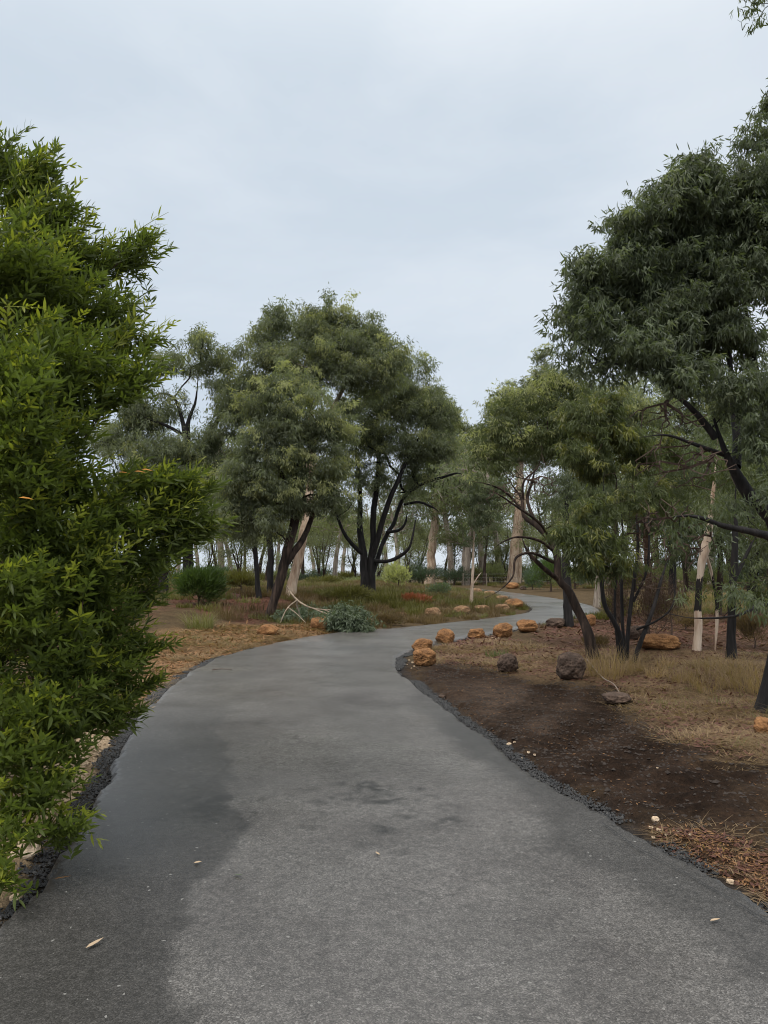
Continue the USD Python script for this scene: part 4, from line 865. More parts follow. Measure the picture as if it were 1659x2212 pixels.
t_['big'] = tree('gum_tree', 'large dark gum tree at the right edge with a wide crown of hanging leaves', 'tree', big_base,
    [[(1676,1540,0,86),(1686,1440,0,58),(1695,1300,0,41.6),(1685,1180,0,38.4),(1670,1120,0,33.6),(1625,1075,-.1,28.8),(1590,1020,-.2,25.6),(1560,960,-.3,24.0),(1540,900,-.3,19.2)],
     [(1590,1010,-.2,20.8),(1592,960,0,19.2),(1588,890,.2,16.0),(1580,820,.3,12.8),(1575,740,.4,9.6),(1570,650,.4,6.4)],
     [(1545,945,-.3,17.6),(1510,900,-.4,13.6),(1480,870,-.5,10.4),(1440,840,-.6,7.2),(1390,800,-.6,4.8)],
     [(1690,1250,0,27.2),(1670,1170,-.6,19.2),(1630,1150,-.8,16.0),(1560,1135,-.9,12.0),(1500,1115,-1,8.8),(1440,1118,-1,6.4),(1390,1130,-1,4.0)],
     [(1690,1120,0,32.0),(1690,1000,.2,28.8),(1680,880,.3,24.0),(1670,740,.4,19.2),(1680,560,.5,12.8),(1690,400,.5,8.0)],
     [(1680,900,.3,14.4),(1640,820,.4,11.2),(1620,720,.4,8.0),(1600,600,.4,5.6)], [(1570,985,-.2,11.2),(1500,960,-.6,8.0),(1440,940,-.8,5.6),(1380,945,-.9,3.2)],
     [(1690,1330,0,14.4),(1650,1305,-.5,8.0),(1590,1330,-.8,5.6),(1500,1335,-.9,4.0),(1440,1325,-.9,2.4)]],
    [(1285,585,36,32,-.2),(1340,515,46,38,-.1),(1400,460,44,34,0),(1450,400,40,34,.1),(1520,380,50,36,.2),(1600,395,50,36,.3),(1450,560,90,76,.5),(1540,540,90,90,.6),(1400,650,86,66,.4),(1500,680,90,80,.6),(1330,690,70,60,.3),(1400,750,80,46,.1),(1300,600,52,40,-.3),(1265,660,44,42,-.3),(1330,560,50,36,-.2),(1255,730,36,38,-.4),(1300,700,66,54,0),(1350,640,66,60,0),(1380,530,60,44,0),(1420,470,50,44,0),(1460,430,46,40,0),(1500,400,50,40,.2),(1545,400,56,44,.2),(1290,780,56,34,-.4),(1350,760,66,50,-.3),(1420,600,76,76,.2),(1500,520,80,80,.3),(1580,470,70,70,.3),(1640,420,60,70,.3),(1630,320,34,30,.4),(1650,290,26,20,.4),
     (1450,720,84,66,0),(1400,800,56,34,-.5),(1540,620,86,80,.3),(1630,560,80,90,.3),(1480,800,66,40,-.4),(1550,740,80,60,.2),(1630,700,70,80,.3),(1560,830,60,36,-.4),(1640,830,50,60,-.3),(1690,500,80,160,.4),(1640,940,40,50,-.5),(1600,900,40,30,-.4,.6),(1450,830,40,24,-.6,.7),
     (1645,8,24,18,.5),(1720,20,50,60,.5),(1730,250,70,120,.5),(1480,1150,40,26,-1,.35),(1640,1090,30,40,-.7,.7),(1600,1320,40,22,-.9,.5)],
    bark='bark_black', branch_bark='bark_black', seed=36, spray=(42, .17, .088, .018), sprays_per=36, tips_per=2.0, leaf=('leaf_dark', 'leaf_gum'), young=.16, r_tip=.0034, max_r=.05, step=.3, expo=.45, big_leaves=290, sides=14, squash=1.0, dead=[(1450,900,90,40,-.5,90),(1480,1000,120,60,-.6,130),(1430,1110,70,40,-1,60),(1480,1180,90,60,-.6,70)])

# ------------------------------------------------------------ darker wood behind on the right, each tree by itself
def behind(px, py, w, label, lobes, bark, seed, leaf=('leaf_dark', 'leaf_gum'), sp=(90, .42, .18, .032), **k):
    b = G(px, py); top = min(l[1] for l in lobes)
    return tree('gum_tree', label, 'tree', b, [[(px, py + 2, 0, w), (px + 4, py - 90, 0, w * .85), (px - 2, py - 200, 0, w * .7), (px + 3, (py + top) / 2 - 60, 0, w * .5)]], lobes, bark=bark, seed=seed, spray=sp, leaf=leaf, sprays_per=17, r_tip=.006, **k)
behind(1330, 1345, 20, 'dark trunk seen between the stems of the many stemmed tree', [(1330,900,70,60,0),(1390,960,60,70,0),(1300,1000,60,50,0),(1360,1080,66,60,0),(1420,1060,50,60,0),(1350,850,56,40,0),(1410,880,50,44,0)], 'bark_dark', 41, leaf=('leaf_gum', 'leaf_gum_young'))
behind(1395, 1330, 16, 'brown trunk behind the big deep orange boulder', [(1440,1000,66,60,0),(1410,1120,50,50,0),(1460,1130,44,44,0)], 'bark_brown', 42)
behind(1450, 1318, 18, 'dark tree left of the white trunk, beyond the dry grass clearing', [(1440,920,60,50,0),(1500,930,66,56,0),(1480,1050,60,60,0),(1520,1120,50,50,0),(1440,1190,40,34,0),(1460,860,60,44,0),(1530,870,56,44,0),(1400,990,44,44,0)], 'bark_black', 43, leaf=('leaf_hang', 'leaf_gum_young'))
behind(1625, 1345, 24, 'dark trunk near the right edge, beyond the straight dark one', [(1600,930,70,60,0),(1660,980,60,80,0),(1620,1100,70,60,0),(1680,1200,60,80,0),(1600,1200,40,40,0),(1590,870,56,44,0),(1650,880,50,50,0)], 'bark_black', 44)
behind(1552, 1330, 14, 'thin dark trunk between the white one and the straight dark one', [(1560,960,60,60,0),(1540,1110,50,50,0),(1580,1160,46,46,0),(1490,1190,40,34,0)], 'bark_dark', 45)
behind(1290, 1312, 15, 'pale trunk by the far bend behind the stems of the many stemmed tree', [(1290,960,66,60,0),(1260,1060,50,50,0),(1330,1080,60,56,0)], 'bark_far', 46)
# ------------------------------------------------------------ far woodland: a few kinds, every tree by itself
def copy_of(path, name, loc, rot, scale, label, group):
    p = numbered('/World', name); x = UsdGeom.Xform.Define(stage, p); x.ClearXformOpOrder()
    x.AddTranslateOp().Set(Gf.Vec3d(*map(float, loc))); x.AddRotateZOp().Set(float(rot)); x.AddScaleOp().Set(Gf.Vec3f(*scale))
    x.GetPrim().GetReferences().AddInternalReference(path); x.GetPrim().SetInstanceable(True)
    tag(x.GetPrim(), label, 'tree' if 'tree' in name else 'shrub', group); return x

def far_proto(name, label, cat, hgt, wid, bark, leaf, seed, n_lobes, low=0.42, leafL=0.30, n_leaf=4200, group=None, stems=1, top_leaf=None):
    r = np.random.default_rng(seed)
    T = Thing(name, label, cat, (0, 0, 0), group); T.prim.GetAttribute('xformOp:translate')
    tr = []
    for k in range(stems):
        a = r.uniform(0, 6.28); lean = r.uniform(.02, .12) * hgt * (1 if stems == 1 else 2.2)
        p = spline(np.array([[0, 0, -.4], [.2 * lean * math.cos(a), .2 * lean * math.sin(a), hgt * .25], [lean * math.cos(a), lean * math.sin(a), hgt * .55], [lean * 1.3 * math.cos(a + .5), lean * 1.3 * math.sin(a + .5), hgt * .9]]), .5)
        rr = np.linspace(hgt * .024, hgt * .005, len(p)) * (.7 if stems > 1 else 1); tr.append((p, rr))
        T.part('trunk' if k == 0 else 'stem', tube(p, rr, 7, .15, k), bark, smooth=True)
    tips, cs = [], []
    for k in range(n_lobes):
        a = r.uniform(0, 6.28); h = r.uniform(low, .93); rad = wid * .5 * r.uniform(.25, .8) * (1.15 - .45 * h)
        c = np.array([math.cos(a) * rad, math.sin(a) * rad, h * hgt]); s = wid * r.uniform(.16, .26)
        tips.append(lobe_points(c, np.array([s, s, s * .7]), 16, r)); cs.append((c, s))
    tips = np.vstack(tips); br = grow(tr, tips, r, hgt * .0011, .5, .9, .2, hgt * .012)
    T.part('branches', join([tube(q, rr, 4, cap=False) for q, rr in br]), bark, kind='stuff')
    m = n_leaf; base = tips[r.integers(0, len(tips), m)]; pos = base + r.normal(0, wid * .045, (m, 3)) * [1, 1, .8]
    d = r.normal(0, .45, (m, 3)) + np.array([0, 0, -.6])
    T.part('foliage', flakes(pos, d, r.normal(0, 1, (m, 3)), leafL * r.uniform(.6, 1.3, m), leafL * .28 * r.uniform(.7, 1.2, m)), leaf, kind='stuff')
    return T.path

FAR_P = [far_proto('far_tree', '', 'tree', 12, 7.5, 'bark_far', 'leaf_far', 61, 12, leafL=.32), far_proto('far_tree', '', 'tree', 11, 6.5, 'bark_dark', 'leaf_far', 62, 11, .5, leafL=.28),
         far_proto('far_tree', '', 'tree', 13, 8, 'bark_far', 'leaf_gum', 63, 14, .5, leafL=.32), far_proto('far_tree', '', 'tree', 8, 6.5, 'bark_dark', 'leaf_far', 64, 12, .4, leafL=.26, stems=3)]
FL = ['grey green gum tree with a pale trunk far back in the open woodland', 'dark trunked grey green gum tree far back in the open woodland', 'tall pale trunked gum tree with an open crown far back in the woodland', 'low branching many stemmed tree far back in the woodland']
AN = [(130, 'behind the left bush'), (330, 'behind the left bush tips'), (440, 'above the rounded dark green shrub'), (520, 'left of the slim black trunk'), (590, 'behind the two slim black trunks'), (660, 'beside the tall pale leaning trunk'), (735, 'between the pale leaning trunk and the blackened tree'), (800, 'behind the blackened tree'), (850, 'just right of the blackened tree'), (900, 'left of the straight mottled trunk'), (945, 'at the straight mottled trunk'), (990, 'left of the thin sapling'), (1030, 'right of the thin sapling'), (1075, 'left of the broad pale trunk'), (1130, 'at the broad pale trunk'), (1190, 'behind the leaning dark tree'), (1250, 'above the far bend'), (1310, 'behind the many stemmed tree'), (1370, 'right of the many stemmed tree'), (1430, 'beyond the dry clearing'), (1490, 'left of the slender white trunk'), (1550, 'right of the slender white trunk'), (1610, 'behind the straight dark trunk'), (1660, 'at the right edge')]
def anchored(px, kinds):
    return kinds + ' ' + min(AN, key=lambda a: abs(a[0] - px))[1]
FK = ['far grey green gum with pale trunk', 'far grey green gum with dark trunk', 'far tall open gum with pale trunk', 'far low many stemmed tree']
FG = ['far pale trunked gums', 'far dark trunked gums', 'far tall gums', 'far many stemmed trees']
used = [False] * 4
r5 = np.random.default_rng(77)
spots = []
for px, d, k, s in [(723,72,0,.95),(760,84,1,.8),(690,90,3,1),(655,78,1,.85),(600,86,2,.9),(560,80,1,.9),(500,74,0,.95),(470,92,1,1),(430,84,2,.9),(385,76,0,.9),(330,88,1,1),(290,70,0,.9),(240,80,2,.9),(150,85,1,1),(60,75,0,1),(-60,80,2,1),(-200,90,1,1.1),
                    (835,80,0,.9),(862,74,2,.85),(885,95,1,.9),(905,105,3,1.1),(960,100,1,.8),(1000,82,0,.8),(1035,98,3,.8),(1065,90,3,.62),(1045,78,1,.75),(1085,110,1,.95),(1150,88,2,.9),(1185,78,1,.9),(1215,92,0,1),(1250,72,1,1),(1275,84,2,1),(1310,70,0,1),(1345,62,1,1),(1385,72,2,1),(1420,60,3,1.2),
                    (1450,76,0,1),(1490,56,1,1),(1530,70,2,1),(1570,60,0,1),(1610,52,1,1),(1650,66,2,1),(1700,58,1,1),(1780,64,0,1),(1880,70,2,1),(780,110,0,1.1),(640,115,2,1.1),(530,112,1,1.1),(1120,118,0,1.1),(1220,120,1,1.1),(930,118,2,.8),(1480,48,3,1),(1580,44,3,1),(1660,42,3,1.1),(1400,46,3,.8),(360,60,3,.8),(200,58,3,1),(520,66,3,.75),(700,70,3,.7),(770,76,3,.75),(815,68,3,.6),(980,92,3,.9),(1050,104,2,1),(1010,110,1,.9),(880,72,3,.6),(640,68,3,.7),(450,70,3,.8),(575,62,3,.65),(1160,70,3,.7),(1095,86,3,.7),(740,120,0,1.2),(680,125,2,1.2),(850,122,1,1.2)] + [(1005,80,2,1.45),(1040,96,0,1.6),(975,88,0,1.5),(1078,100,2,1.6),(480,80,2,1.3)]:
    x = (px - 829.5) / FOC * d; spots.append((x, d, k, s))
for x, d, k, s in spots:
    z = H(x, d); rot = r5.uniform(0, 360); sc = s * r5.uniform(.92, 1.08); sc = (sc * r5.uniform(.9, 1.1), sc, sc * r5.uniform(.92, 1.08))
    if not used[k]:
        used[k] = True; pr = stage.GetPrimAtPath(FAR_P[k]); xf = UsdGeom.Xform(pr); xf.ClearXformOpOrder(); xf.GetPrim().RemoveProperty('xformOp:translate')
        xf.AddTranslateOp().Set(Gf.Vec3d(x, d, z)); xf.AddRotateZOp().Set(rot); xf.AddScaleOp().Set(Gf.Vec3f(*sc)); tag(pr, anchored(829.5 + x / d * FOC, FK[k]), 'tree', FG[k])
    else:
        copy_of(FAR_P[k], 'far_tree', (x, d, z), rot, sc, anchored(829.5 + x / d * FOC, FK[k]), FG[k])

# ------------------------------------------------------------ shrubs that stand out
def shrub(name, label, px, py, rx, ry, leaf, seed, n=2600, L=.14, W=.02, up=0.5, depth=None, group=None, cat='shrub', flat_=.8, droop=0.0):
    r = np.random.default_rng(seed); b = G(px, py) if depth is None else np.array([(px - 829.5) / FOC * depth, depth, 0]); b[2] = H(b[0], b[1]); y = b[1]
    w, h = rx / FOC * y, ry / FOC * y
    T = Thing(name, label, cat, b, group)
    c = b + [0, 0, h * 1.0]
    blobs = [(c + rvec(1, r)[0] * [w * .5, w * .4, h * .4], r.uniform(.4, .6)) for _ in range(8)]
    tips = np.vstack([lobe_points(bc, np.array([w * s, w * s * flat_, h * s]), 14, r, .3, .7) for bc, s in blobs]); tips = tips[tips[:, 2] > b[2] + .05]
    st = spline(np.array([b - [0, 0, .05], b + [0.02, 0, h * .3], b + [0, 0.03, h * .7]]), .1); rr = np.linspace(w * .05, w * .02, len(st))
    T.part('stem', tube(st, rr, 6), 'twig', smooth=True)
    br = grow([(st, rr)], tips, r, w * .006, .45, .25, .15, w * .03, up=.3); T.part('branches', join([tube(q, q_, 3, cap=False) for q, q_ in br]), 'twig', kind='stuff')
    pos = tips[r.integers(0, len(tips), n)] + r.normal(0, .13, (n, 3)) * [w, w, h]
    d = unit(pos - (b + [0, 0, h * .2])) + r.normal(0, .5, (n, 3)) + [0, 0, up]
    pos[:, 2] = np.maximum(pos[:, 2], b[2] + .02)
    T.part('foliage', flakes(pos, d, r.normal(0, 1, (n, 3)), L * r.uniform(.6, 1.3, n), W * r.uniform(.7, 1.3, n)), leaf, kind='stuff')
    return T
shrub('shrub', 'dense rounded dark green shrub beside the left bush, on the reddish litter', 428, 1306, 60, 46, 'shrub_green', 301, 6500, .20, .022, .3)
shrub('shrub', 'grey green rounded shrub behind the straight pale mottled trunk', 905, 1262, 50, 31, 'shrub_grey', 302, 4200, .34, .04)
shrub('shrub', 'light green loose shrub right of the blackened tree', 860, 1272, 32, 30, 'leaf_gum_young', 303, 1600, .22, .05)
shrub('shrub', 'rust red low shrub in the heath of the island', 896, 1307, 40, 11, 'heath_red', 304, 1300, .16, .018, .8)
shrub('shrub', 'olive green low shrub in the heath left of the blackened tree', 742, 1300, 60, 17, 'heath_green', 305, 3600, .17, .022, .8)
shrub('shrub', 'yellow green bushy shrub beyond the far stretch of path, behind the sapling', 1068, 1262, 36, 27, 'leaf_gum_young', 306, 2600, .3, .07)
shrub('shrub', 'dark green loose bush across the far path, behind the leaning dark tree', 1190, 1278, 50, 38, 'shrub_green', 307, 4600, .24, .035)
shrub('shrub', 'dark green bush across the far path, right of the broad pale trunk', 1150, 1274, 26, 26, 'shrub_grey', 308, 2200, .24, .04)
shrub('shrub', 'small grey green shrub at the top of the island heath below the pale mottled trunk', 950, 1290, 30, 16, 'leaf_grey', 309, 1200, .12, .03)
shrub('shrub', 'low purplish brown shrub right of the heap of grey leaves', 835, 1352, 42, 14, 'heath_brown', 310, 2400, .10, .012)
shrub('shrub', 'olive bush half way up the rise behind the slim black trunks', 520, 1278, 52, 22, 'heath_green', 311, 2600, .24, .035)
shrub('shrub', 'olive shrub between the pale leaning trunk and the blackened tree, on the skyline', 700, 1268, 34, 13, 'heath_green', 312, 1500, .24, .03)
shrub('shrub', 'olive green bush on the skyline left of the tall pale leaning trunk', 470, 1272, 40, 24, 'shrub_grey', 313, 2400, .28, .04)
shrub('shrub', 'dull green undergrowth bush left of the white trunk beyond the clearing', 1440, 1338, 50, 26, 'heath_green', 314, 3200, .16, .02)
shrub('shrub', 'fine brown twiggy bush right of the big deep orange boulder', 1480, 1362, 40, 20, 'heath_brown', 315, 1800, .14, .012)
shrub('shrub', 'yellow green tuft of a shrub by the white trunk at the edge of the clearing', 1462, 1312, 26, 15, 'leaf_yellow', 316, 1200, .16, .024)
shrub('shrub', 'grey brown twiggy bush by the straight dark trunk on the right', 1630, 1400, 46, 40, 'heath_brown', 317, 2600, .12, .010)
shrub('shrub', 'tall reddish brown twiggy shrub with dying leaves right of the many stemmed tree', 1402, 1402, 58, 92, 'leaf_dry', 320, 2600, .07, .011, .2)
shrub('shrub', 'reddish brown twiggy shrub with sparse leaves behind the big deep orange boulder', 1450, 1375, 44, 70, 'leaf_dry', 321, 1800, .07, .011, .2)
shrub('shrub', 'tall brown twiggy shrub with dying leaves among the stems of the many stemmed tree', 1338, 1398, 44, 84, 'leaf_dry', 322, 1500, .07, .011, .2)
shrub('shrub', 'low brown scrub under the many stemmed tree, right of the brown boulder', 1290, 1400, 30, 12, 'heath_brown', 318, 1100, .10, .010)
shrub('shrub', 'olive bush behind the big right hand boulders at the far bend', 1335, 1330, 34, 24, 'heath_green', 319, 2200, .16, .02)
for k, (px, d, w_, h_) in enumerate([(560,66,60,16),(800,64,60,15),(980,80,46,24),(1015,84,44,20),(1240,60,60,30),(1300,56,60,34),(1370,52,60,34),(1540,48,70,34),(1640,44,70,40),(300,60,70,26),(180,56,90,34),(640,70,60,16),(1100,95,60,24),(1420,58,60,30)] + [(60 + 71 * k, 78 + (k * 13) % 25, 44, 15 + (k * 7) % 10) for k in range(22)] + [(90 + 53 * k, 98 + (k * 17) % 22, 40, 14 + (k * 11) % 10) for k in range(0, 28, 2)]):
    shrub('far_shrub', anchored(px, 'far olive bush among the trunks'), px, 0, w_, h_, ('heath_green', 'leaf_far', 'shrub_grey')[k % 3], 330 + k, 2400, .30, .05, depth=d, group='far bushes in the woodland')

# ------------------------------------------------------------ grass, heath and litter
def scatter(pg, n, r):
    x0, y0, x1, y1 = pg.bounds; out = np.zeros((0, 2))
    while len(out) < n:
        q = np.c_[r.uniform(x0, x1, n * 3), r.uniform(y0, y1, n * 3)]
        q = q[shapely.contains_xy(pg, q[:, 0], q[:, 1])]; out = np.vstack([out, q])
    return out[:n]
def blades(n, rad, L, W, spread, seed, segs=2, flat_=0.0, pw=.5):
    r = np.random.default_rng(seed); a = r.uniform(0, 6.28, n); q = rad * r.random(n) ** pw
    base = np.stack([np.cos(a) * q, np.sin(a) * q, np.full(n, -.02)], 1)
    b = r.uniform(0, 6.28, n); hd = np.stack([np.cos(b), np.sin(b), 0 * b], 1) * .6 + np.stack([np.cos(a), np.sin(a), 0 * a], 1) * .6
    l = L * r.uniform(.45, 1.2, n); s = np.stack([-hd[:, 1], hd[:, 0], 0 * a], 1); s = unit(s); w = W * r.uniform(.6, 1.3, n)
    sp_ = spread * r.uniform(.3, 1.5, n); rows = []
    for k in range(segs + 1):
        t = k / segs; p = base + hd * (l * sp_ * t ** 1.6)[:, None] + np.array([0, 0, 1.0]) * (l * (1 - flat_) * (t - .35 * np.minimum(sp_, 1.6) * t ** 2))[:, None]
        ww = (w * .5 * (1 - t) ** .7 + .0004)[:, None]; rows += [p - s * ww, p + s * ww]
    v = np.stack(rows, 1); m = 2 * segs + 2
    f = np.vstack([[(2 * k, 2 * k + 1, 2 * k + 3), (2 * k, 2 * k + 3, 2 * k + 2)] for k in range(segs)])
    return v.reshape(-1, 3), (f[None] + (np.arange(n) * m)[:, None, None]).reshape(-1, 3)
def octa(pos, size, r, flat_=.6):
    n = len(pos); T = np.array([(1,0,0),(-1,0,0),(0,1,0),(0,-1,0),(0,0,1),(0,0,-1)], float); F = np.array([(0,2,4),(2,1,4),(1,3,4),(3,0,4),(2,0,5),(1,2,5),(3,1,5),(0,3,5)])
    a = r.uniform(0, 6.28, n); c, s = np.cos(a), np.sin(a); j = T[None] * r.uniform(.55, 1.2, (n, 6, 1)) + r.normal(0, .18, (n, 6, 3))
    x, y = j[..., 0] * c[:, None] - j[..., 1] * s[:, None], j[..., 0] * s[:, None] + j[..., 1] * c[:, None]
    v = pos[:, None] + np.stack([x, y, j[..., 2] * flat_], 2) * np.broadcast_to(size, n)[:, None, None]
    return v.reshape(-1, 3), (F[None] + (np.arange(n) * 6)[:, None, None]).reshape(-1, 3)
def cover(name, label, protos, xy, scale, idx, r, cat=None, zoff=0.0, tilt=.12):
    p = numbered('/World', name); z = H(xy[:, 0], xy[:, 1]) + zoff
    pi = instancer(p, protos, np.c_[xy, z], quat_z(r.uniform(0, 6.28, len(xy)), tilt, r), scale, idx, names_=('tuft',)); tag(pi.GetPrim(), label, cat); return pi
r6 = np.random.default_rng(99)
# heath on the island and up the slope behind the left verge
q = np.vstack([scatter(Polygon([(-16, 26), (-4, 22), (0, 19.5), (4, 21), (9, 28), (9, 33), (6, 56), (-4, 66), (-26, 66)]), 5200, r6), scatter(Polygon([(-40, 30), (-26, 66), (6, 62), (0, 90), (-50, 90)]), 1500, r6), scatter(Polygon([(10, 68), (22, 54), (24, 38), (34, 40), (50, 90), (10, 90)]), 1500, r6), scatter(Polygon([(-70, 80), (70, 80), (90, 125), (-90, 125)]), 2600, r6)])
dq = DR(q[:, 0], q[:, 1]); nz = meshkit.fbm(np.c_[q * .28, np.zeros(len(q))], 4, 51); nz2 = meshkit.fbm(np.c_[q * .6, np.zeros(len(q))], 3, 53)
lit = LITTER_L.buffer(-.3); shapely.prepare(lit); bare = shapely.contains_xy(lit, q[:, 0], q[:, 1]) | shapely.contains_xy(STRAW_L, q[:, 0], q[:, 1])
keep = (dq > .35) & ~(bare & (r6.random(len(q)) < .84)); q, nz, nz2, dq = q[keep], nz[keep], nz2[keep], dq[keep]
kind_ = np.where(nz > .54, 0, np.where(nz > .45, 2, 3)); kind_ = np.where((nz2 > .62), 4, kind_); kind_ = kind_ + 0
idx = np.where(kind_ == 0, r6.integers(0, 2, len(q)), np.where(kind_ == 2, 2, np.where(kind_ == 3, r6.integers(2, 4, len(q)), 4)))
cover('heath', 'low olive and brown heath covering the island and the rise behind it', [(blades(150, .42, .36, .020, .55, 401, 2), 'heath_green'), (blades(120, .36, .30, .026, .8, 402, 2), 'heath_green'), (blades(130, .40, .30, .018, .7, 403, 2), 'heath_brown'), (blades(120, .36, .26, .018, .8, 404, 2), 'straw_green'), (blades(120, .34, .34, .018, .6, 405, 2), 'heath_brown')],
      q, r6.uniform(.55, 1.25, len(q)) * np.clip(.55 + dq / 3, .55, 1), idx, r6, 'heath')
# short dead grass
q = np.vstack([scatter(STRAW_R, 3300, r6), scatter(STRAW_L, 2600, r6), scatter(CHIPS_R, 60, r6), scatter(LITTER_R.intersection(Polygon([(-50, 0), (50, 0), (50, 40), (-50, 40)])), 700, r6)])
q = q[(DR(q[:, 0], q[:, 1]) > .22) & (meshkit.fbm(np.c_[q * 1.1, np.zeros(len(q))], 4, 61) > .45) & (np.hypot(*q.T) < 45)]
cover('dry_grass', 'short straw coloured dead grass on both verges', [(blades(70, .30, .09, .0055, 2.2, 411, 2, .45), 'straw'), (blades(50, .28, .12, .005, 1.5, 412, 2, .25), 'straw'), (blades(60, .30, .10, .006, 2.6, 413, 2, .6), 'straw'), (blades(44, .2, .11, .006, 1.2, 414, 2), 'straw_green')], q, r6.uniform(.6, 1.2, len(q)), r6.choice(4, len(q), p=[.40, .18, .39, .03]), r6, 'grass')
q = scatter(Polygon([(9, 26), (30, 30), (34, 48), (24, 50), (12, 38)]), 900, r6); q = q[DR(q[:, 0], q[:, 1]) > .5]
cover('dry_grass', 'pale dry grass in the clearing behind the right hand trees', [(blades(90, .5, .32, .016, .9, 415, 2), 'straw'), (blades(80, .5, .3, .016, .8, 416, 2), 'straw_green')], q, r6.uniform(.7, 1.3, len(q)), r6.integers(0, 2, len(q)), r6, 'grass')

def tussock(name, label, px, py, n, rad, L, W, m, spread, seed, group=None):
    b = G(px, py); T = Thing(name, label, 'grass', b, group); v, f = blades(n, rad, L, W, spread, seed, 4); T.part('blades', (v + b, f), m, kind='stuff')
for k, (px, py, s) in enumerate([(1290,1462,1),(1318,1466,1.15),(1345,1458,1.0),(1268,1448,.7),(1372,1452,.8)]):
    tussock('grass_tussock', 'tall pale dry grass at the foot of the many stemmed tree', px, py, 110, .16 * s, .50 * s, .006, 'straw', .75, 430 + k, 'tall dry grass at the foot of the many stemmed tree')
for k, (px, py, s) in enumerate([(1530,1490,1),(1575,1480,1.2),(1610,1490,1.1),(1640,1475,1.2),(1560,1460,1),(1500,1462,.8),(1650,1500,1),(1470,1470,.7),(1420,1462,.7),(1590,1455,1.1),(1440,1440,.7),(1530,1445,.8)]):
    tussock('grass_tussock', 'loose tall dry grass near the right edge below the dark trunks', px, py, 120, .24 * s, .36 * s, .006, 'straw', .8, 450 + k, 'tall dry grass near the right edge')
tussock('grass_tussock', 'spiky brown green tussock on the reddish litter left of the flat boulder', 432, 1358, 260, .34, .62, .012, 'straw_green', .8, 471)
tussock('grass_tussock', 'soft brown tussock behind the spiky one on the left', 492, 1338, 240, .42, .62, .012, 'heath_brown', .6, 472)
tussock('grass_tussock', 'spiky olive tussock in the heath right of the blackened tree', 842, 1306, 260, .45, .85, .018, 'heath_green', .8, 473)
tussock('grass_tussock', 'green tuft in the dry grass behind the pointed boulder', 1072, 1418, 160, .22, .18, .006, 'shrub_green', .6, 474)

def bits(name, label, pg, n, size, m, r, cat, flaky=False, lim=40, zo=.0, dmin=.1, boost=None):
    q = scatter(pg, n, r); q = q[(DR(q[:, 0], q[:, 1]) > dmin) & (np.hypot(*q.T) < lim)]
    if boost is not None:
        q = q[meshkit.fbm(np.c_[q * boost, np.zeros(len(q))], 4, 71) > r.uniform(.3, .62, len(q))]
    p = np.c_[q, H(q[:, 0], q[:, 1]) + zo]; s = size * r.uniform(.5, 1.6, len(q)) * np.clip(np.hypot(*q.T) / 14, 1, 1.35)
    if flaky:
        d = r.normal(0, 1, (len(q), 3)) * [1, 1, .22]; me = flakes(p, d, r.normal(0, .35, (len(q), 3)) + [0, 0, 1], s, s * .28)
    else:
        me = octa(p, s, r)
    single(name, me, m, label, cat, None, 'stuff', (0, 0, 0))
bits('leaf_litter', 'reddish brown fallen leaves under the right hand trees', LITTER_R.intersection(Polygon([(-50, 0), (50, 0), (50, 45), (-50, 45)])), 15000, .09, 'litter', r6, 'litter', True, 40, .015)
bits('leaf_litter', 'reddish fallen leaves on the ground left of the shaggy trunk', LITTER_L, 16000, .055, 'litter', r6, 'litter', True, 45, .015)
bits('leaf_litter', 'scattered dead leaves and bark bits in the dry grass on the right', STRAW_R, 16000, .06, 'litter', r6, 'litter', True, 30, .01)
bits('bark_chips', 'tan bark chips and dead leaves on the left verge', STRAW_L, 9000, .07, 'chips', r6, 'chips', True, 40, .01)
bits('bark_chips', 'orange brown bark chips at the lower right verge', CHIPS_R, 4200, .026, 'chips', r6, 'chips', True, 14, .008, .1, 1.1)
bits('leaf_litter', 'dark dead leaves and twigs among the chips at the lower right verge', CHIPS_R, 2600, .04, 'litter', r6, 'litter', True, 14, .008)
bits('dirt_clods', 'dark crumbs of soil on the dug right verge', DIRT, 9000, .013, 'clod', r6, 'soil', False, 20, 0, .1, 1.4)
bits('dirt_clods', 'larger lumps of dark soil on the dug right verge', DIRT, 900, .020, 'clod', r6, 'soil', False, 20, 0, .15, .9)
bits('bark_chips', 'sparse pale chips on the dark soil of the right verge', DIRT, 1500, .022, 'chips', r6, 'chips', True, 20, .006, .15)
bits('gravel', 'cream limestone gravel under the left bush beside the path', GRAVEL_L, 6500, .022, 'limestone', r6, 'gravel', False, 14, 0, .16, 1.2)
def along(E, n, lo, hi, r, dmax):
    E = E[np.linalg.norm(E, axis=1) < dmax]; E = E[E[:, 1] > .5]; t = np.gradient(E, axis=0); t = unit(t); nr = np.stack([-t[:, 1], t[:, 0]], 1); k = r.integers(0, len(E), n)
    return E[k] + nr[k] * r.uniform(lo, hi, n)[:, None] + r.normal(0, .02, (n, 2))
